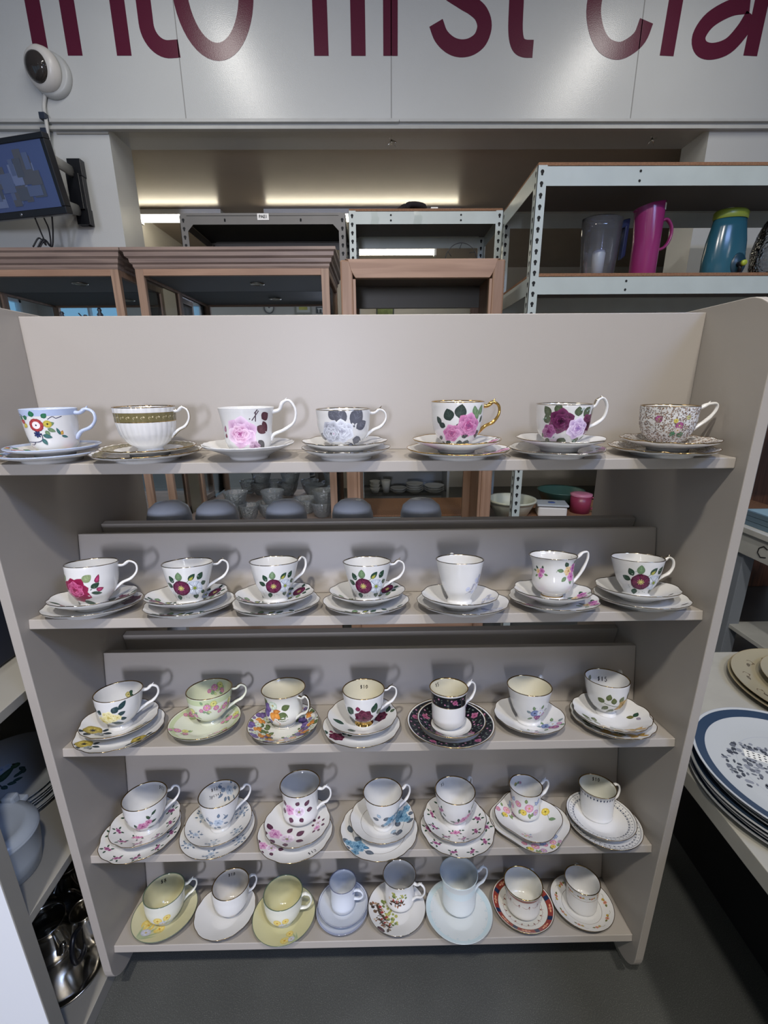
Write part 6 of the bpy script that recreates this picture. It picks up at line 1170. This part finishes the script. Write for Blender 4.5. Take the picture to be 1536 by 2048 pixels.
# far white shelf with dishes, seen through the arched cabinet
y_ = 3.0; zA = at(810, 985, 1, y_)[2]; x0, x1 = at(715, 985, 1, y_)[0], at(893, 985, 1, y_)[0]
fs = tag(empty('wall_shelf', ((x0 + x1) / 2, y_ + .15, 0)), 'white far shelf of crockery beyond the arched cabinet', 'shelf'); cx = (x0 + x1) / 2
for z, n_ in ((zA, 'shelf_board'), (zA + .30, 'shelf_board'), (zA - .35, 'shelf_board')): b = MB(); b.box((x0 - cx, -.15, z - .03), (x1 - cx, .15, z)); b.build(n_, GREYB, fs)
for xx in (x0 - cx - .02, x1 - cx): b = MB(); b.box((xx, -.15, 0), (xx + .02, .15, zA + .32)); b.build('side_panel', WHITEP, fs)
b = MB(); b.box((x0 - cx, .15, 0), (x1 - cx, .16, zA + .32)); b.build('back_board', WHITEP, fs)
for i, (px, r_, n_) in enumerate(((750, .045, 3), (772, .04, 1), (797, .07, 2), (829, .075, 4), (868, .085, 3))):
    x = at(px, 980, 1, y_ + .0)[0]
    for k in range(n_):
        b = MB(); hh = .028 if r_ > .05 else .05 if n_ > 1 else .11
        b.lathe([(.001, .002), (r_ * .5, 0), (r_ * .6, .004), (r_, hh), (r_ * .96, hh), (r_ * .5, .007), (.001, .007)], 32)
        tag(b.build('bowl', WHITEP, loc=(x, y_, zA + .0003 + k * (.0185 if r_ > .05 else .028))), ('white bowl in the pile at the end of the far shelf', 'single white beaker on the far shelf', 'white dish in the low pair on the far shelf', 'white dish in the tall pile on the far shelf', 'wide white dish in the last pile on the far shelf')[i] + (', ' + ORD[k] + ' from the bottom' if n_ > 1 else ''), 'bowl', 'dishes on the far shelf')
# third tube deeper in the back room
x0, x1 = at(700, 505, 1, 4.1)[0], at(872, 505, 1, 4.1)[0]; L = (x1 - x0) / 2
r = empty('fluorescent_fitting', ((x0 + x1) / 2, 4.1, 2.545)); tag(r, 'lit fluorescent tube deepest in the back room', 'ceiling light', 'back room tubes')
b = MB(); b.box((-L, -.045, -.025), (L, .045, .008)); b.box((-L, -.03, -.075), (-L + .02, .03, -.025)); b.box((L - .02, -.03, -.075), (L, .03, -.025)); b.build('housing', WHITEB, r)
b = MB(); b.tube([(-L + .02, 0, -.05), (L - .02, 0, -.05)], .016, 12); b.build('tube', TUBE, r)

# ------------------------------------------------------------------ television, sensor, cables
TR, BR, TL_ = at(82, 262, 1, 1.66), at(137, 427, 1, 1.72), at(-150, 300, 1, 1.84)
TR, BR, TL_ = Vector(TR), Vector(BR), Vector(TL_)
ux = (TR - TL_); Wt = ux.length; ux.normalize(); uz = (TR - BR); uz = uz - ux * uz.dot(ux); Ht = uz.length; uz.normalize(); uy = uz.cross(ux)   # uy points away from viewer
tv = tag(bpy.data.objects.new('television', None), 'black flat television on a wall arm above the oak cabinet', 'television'); link(tv)
Mx = Matrix((ux, uy, uz)).transposed().to_4x4(); Mx.translation = (TL_ + TR) / 2 - uz * Ht / 2; tv.matrix_world = Mx
b = MB(); a_, c_ = Wt / 2, Ht / 2
for q in (((-a_, 0, c_ - .022), (a_, .035, c_)), ((-a_, 0, -c_), (a_, .035, -c_ + .03)), ((-a_, 0, -c_ + .03), (-a_ + .022, .035, c_ - .022)), ((a_ - .022, 0, -c_ + .03), (a_, .035, c_ - .022)), ((-a_ + .02, .03, -c_ + .02), (a_ - .02, .055, c_ - .02))): b.box(*q)
b.build('casing', BLACK, tv, bevel=.003)
SCR = [mat('screen_%s' % n, c_2, .2, emit=(c_2, .40)) for n, c_2 in (('deep', '#38456a'), ('slate', '#3c4350'), ('steel', '#434f6c'), ('grey', '#41454f'), ('light', '#55617f'))]
b = MB(); b.box((-a_ + .022, .004, -c_ + .03), (a_ - .022, .03, c_ - .022), 0)
for i in range(80):
    x, z = rng.uniform(-a_ + .03, a_ - .14), rng.uniform(-c_ + .04, c_ - .12); ww, hh = rng.uniform(.02, .09), rng.uniform(.02, .08); y_ = .0038 - i * .00004
    b.add([(x, y_, z), (x + ww, y_, z), (x + ww, y_, z + hh), (x, y_, z + hh)], [(0, 1, 2, 3)], 1 + i % 4)
b.build('screen', SCR, tv)
b = MB(); b.lathe([(.001, -.0006), (.007, -.0006), (.007, 0), (.001, 0)], 16, c=(a_ - .27, 0, -c_ + .015), axis='y'); b.build('badge', mat('silver_badge', '#b0b4bc', .3, metal=1), tv)
br = tag(empty('wall_bracket', tuple(at(155, 385, 1, 2.045))), 'black and grey wall arm holding the television', 'bracket'); o = np.array(at(155, 385, 1, 2.045))
b = MB(); t_, u_ = at(146, 318, 1, 2.02), at(172, 450, 1, 2.02); xm = (t_[0] + u_[0]) / 2
b.box((xm - .028 - o[0], 0, u_[2] - o[2]), (xm - .006 - o[0], .004, t_[2] - o[2])); b.box((xm + .010 - o[0], -.03, u_[2] - o[2]), (xm + .030 - o[0], .004, t_[2] - o[2]))
for zz in (t_[2], u_[2] + .075): b.box((xm - .034 - o[0], -.034, zz - .075 - o[2]), (xm + .034 - o[0], .004, zz - o[2]))
zc = (t_[2] + u_[2]) / 2; b.box((xm - .045 - o[0], -.045, zc - .08 - o[2]), (xm + .02 - o[0], -.004, zc + .08 - o[2])); b.build('wall_plate', BLACK, br, bevel=.006)
for dz in (.115, -.115):
    e1 = np.array([xm - .01, 2.0, zc + dz * .75]) - o; e2 = np.array(TR * .35 + TL_ * .65 * 0 + BR * .0 + TR * .65) * 1.0; e2 = np.array((TR + BR) / 2) + np.array([-.06, .07, dz * .8]) - o
    b = MB(); b.tube([e1, (e1 + e2) / 2 + np.array([.0, -.01, 0]), e2], .026, 10, flat=.45); b.build('arm', mat('grey_metal', '#8c8c88', .45), br)
# round sensor
c = at(106, 154, 1, 2.05); s_ = tag(empty('security_camera', tuple(c)), 'round white security camera with dark dome on the sign wall', 'camera')
b = MB(); b.lathe([(.001, -.0), (.094, 0), (.096, -.008), (.092, -.026), (.082, -.032), (.001, -.032)], 48, axis='y'); b.build('mount', mat('cam_grey', '#aeb0ae', .4), s_)
hd = MB(); hd.lathe([(.084, .0), (.088, -.012), (.086, -.032), (.074, -.050), (.060, -.052)], 48, axis='y'); hd.lathe([(.001, -.0), (.084, 0)], 48, axis='y'); h_ = hd.build('housing', mat('cam_white', '#c9c6c0', .35), s_); h_.location = (-.012, -.024, .010); h_.rotation_euler = (.20, 0, -.28)
hd = MB(); hd.lathe([(.060, -.051), (.058, -.060), (.048, -.070), (.028, -.077), (.001, -.079)], 40, axis='y'); hd.lathe([(.001, -.048), (.060, -.051)], 40, axis='y'); h_ = hd.build('dome', mat('smoked_dome', '#34302e', .06), s_); h_.location = (-.012, -.024, .010); h_.rotation_euler = (.20, 0, -.28)
P = [at(90, 190, 1, 2.035), at(88, 215, 1, 2.035), at(92, 240, 1, 2.015), at(95, 262, 1, 2.01), at(101, 300, 1, 2.03), at(112, 330, 1, 2.03)]
b = MB(); b.tube(cat_rom(P, 5), .0085, 10); o = b.build('cable', mat('white_cable', '#b8b8b4', .5)); tag(o, 'pale cable running down from the round security camera', 'cable')
b = MB()
for q in ((92, 237), (95, 268), (101, 303)): p = at(*q, 1, 2.035); b.box((p[0] - .014, 1.99, p[2] - .014), (p[0] + .014, 2.035, p[2] + .014))
for i, q in enumerate(((92, 237), (95, 268), (101, 303))):
    p = at(*q, 1, 2.03); b = MB(); b.box((-.015, -.03, -.014), (.015, .0, .014)); tag(b.build('cable_clip', mat('navy_clip', '#242c3c', .5), bevel=.002, loc=tuple(p)), 'dark clip on the camera cable, ' + ('highest', 'middle', 'lowest')[i] + ' of three', 'clip', 'cable clips')
for i, (a0, m1, a1) in enumerate((((70, 436), (82, 465), (92, 490)), ((88, 436), (98, 460), (101, 492)), ((104, 432), (106, 465), (104, 494)))):
    b = MB(); yc = 1.82; Q = [at(*a0, 1, yc), at(*m1, 1, yc + .03), at(*a1, 1, yc + .05), np.array(at(a1[0] - 14, a1[1] - 14, 1, yc + .05)), np.array(at(a1[0] - 26, a1[1] + 4, 1, yc + .04))]
    b.tube(cat_rom(Q, 6), .0036, 8); tag(b.build('cable', BLACK), ('black cable hanging from the television, nearest its middle', 'black cable between two others below the television', 'black cable hanging nearest the wall arm')[i], 'cable', 'television cables')
for (px, py, l) in ((783, 280, 'scrap of silver tinsel hanging above the middle rack'), (1305, 276, 'scrap of tinsel hanging above the pale rack')):
    p = at(px, py, 1, 2.12); b = MB()
    for k in range(9): a = rng.uniform(0, 6.28); a2 = rng.uniform(-.6, .9); d = np.array([cos(a) * cos(a2), .5 * sin(a) * cos(a2), sin(a2) - .5]) * .03; b.tube([(0, 0, 0), tuple(d)], [.0035, .0004], 4)
    b.tube([(0, 0, 0), (0, 0, OZ - p[2])], .0006, 4); tag(b.build('tinsel', STEEL, loc=tuple(p)), l, 'tinsel')

# ------------------------------------------------------------------ back wall behind the camera: clock and pictures seen in the cabinet mirrors
YM = 1.88 - .012
def seen(px, py, yv): p = at(px, py, 1, yv); return p[0], 2 * YM - yv, p[2]
yv = 2 * YM + 4.98
x, y, z = seen(538, 616, yv); k_ = at(539, 616, 1, yv)[0] - at(538, 616, 1, yv)[0]
e = tag(empty('wall_clock', (x, -4.995, z)), 'round white wall clock with dark rim reflected in the cabinet mirror', 'clock'); R_ = 10 * k_
b = MB(); b.lathe([(.001, .0), (R_, 0), (R_, .03), (R_ * .9, .03), (R_ * .9, .02), (.001, .02)], 40, axis='y'); b.build('case', mat('clock_rim', '#5c6068', .4), e)
b = MB(); b.lathe([(.001, .021), (R_ * .88, .021), (R_ * .88, .02)], 40, axis='y'); b.build('dial', PAPER, e)
b = MB(); b.tube([(0, .023, 0), (R_ * .45, .023, R_ * .32)], .006, 6); b.tube([(0, .023, 0), (-R_ * .3, .023, -R_ * -.55)], .006, 6); b.build('hands', INK, e)
def frame(x, z, w_, h_, label, cols_):
    e = tag(empty('picture', (x, -4.995, z)), label, 'picture'); b = MB(); b.box((-w_, 0, -h_), (w_, .02, h_)); b.build('frame', mat('frame_grey', cols_[0], .5), e)
    b = MB(); b.box((-w_ * .78, .02, -h_ * .82), (w_ * .78, .023, h_ * .82)); b.build('mount', mat('mount', cols_[1], .7), e)
    b = MB(); b.box((-w_ * .5, .023, -h_ * .58), (w_ * .5, .026, h_ * .58)); b.build('print', mat('print', cols_[2], .7, vary=.3, vscale=9), e)
x, y, z = seen(606, 608, yv); frame(x, z, 17 * k_, 19 * k_, 'framed yellow print with white mount reflected beside the clock', ('#9a9a90', '#d0d0c8', '#b8b464'))
x, y, z = seen(641, 620, yv); b = MB(); b.box((-9 * k_, 0, -6 * k_), (9 * k_, .02, 6 * k_), 0); b.box((-6 * k_, .02, 1.5 * k_), (6 * k_, .024, 3.5 * k_), 1); b.box((-4.2 * k_, .02, -5 * k_), (-2.4 * k_, .024, 1.5 * k_), 1); b.box((2.4 * k_, .02, -5 * k_), (4.2 * k_, .024, 1.5 * k_), 1)
tag(b.build('wall_sign', [mat('sign_grey', '#4c5054', .5), WHITEP], loc=(x, -4.995, z)), 'small dark sign with white letter shapes reflected beside the yellow print', 'sign')
# pictures seen straight through the arched cabinet
YBR = 4.9
for px0, px1, py0, py1, lab, cc in ((752, 788, 590, 640, 'green leafy picture seen through the arched cabinet', ('#34403c', '#6c7c58', '#7c8c5c')),):
    A, B_ = at(px0, py0, 1, YBR), at(px1, py1, 1, YBR); e = tag(empty('picture', ((A[0] + B_[0]) / 2, YBR - .001, (A[2] + B_[2]) / 2)), lab, 'picture'); w_, h_ = (B_[0] - A[0]) / 2, (A[2] - B_[2]) / 2
    b = MB(); b.box((-w_, -.02, -h_), (w_, 0, h_)); b.build('frame', mat('frame_dark', cc[0], .5), e); b = MB(); b.box((-w_ * .85, -.024, -h_ * .9), (w_ * .85, -.02, h_ * .9)); b.build('print', mat('print', cc[2], .7, vary=.5, vscale=14), e)
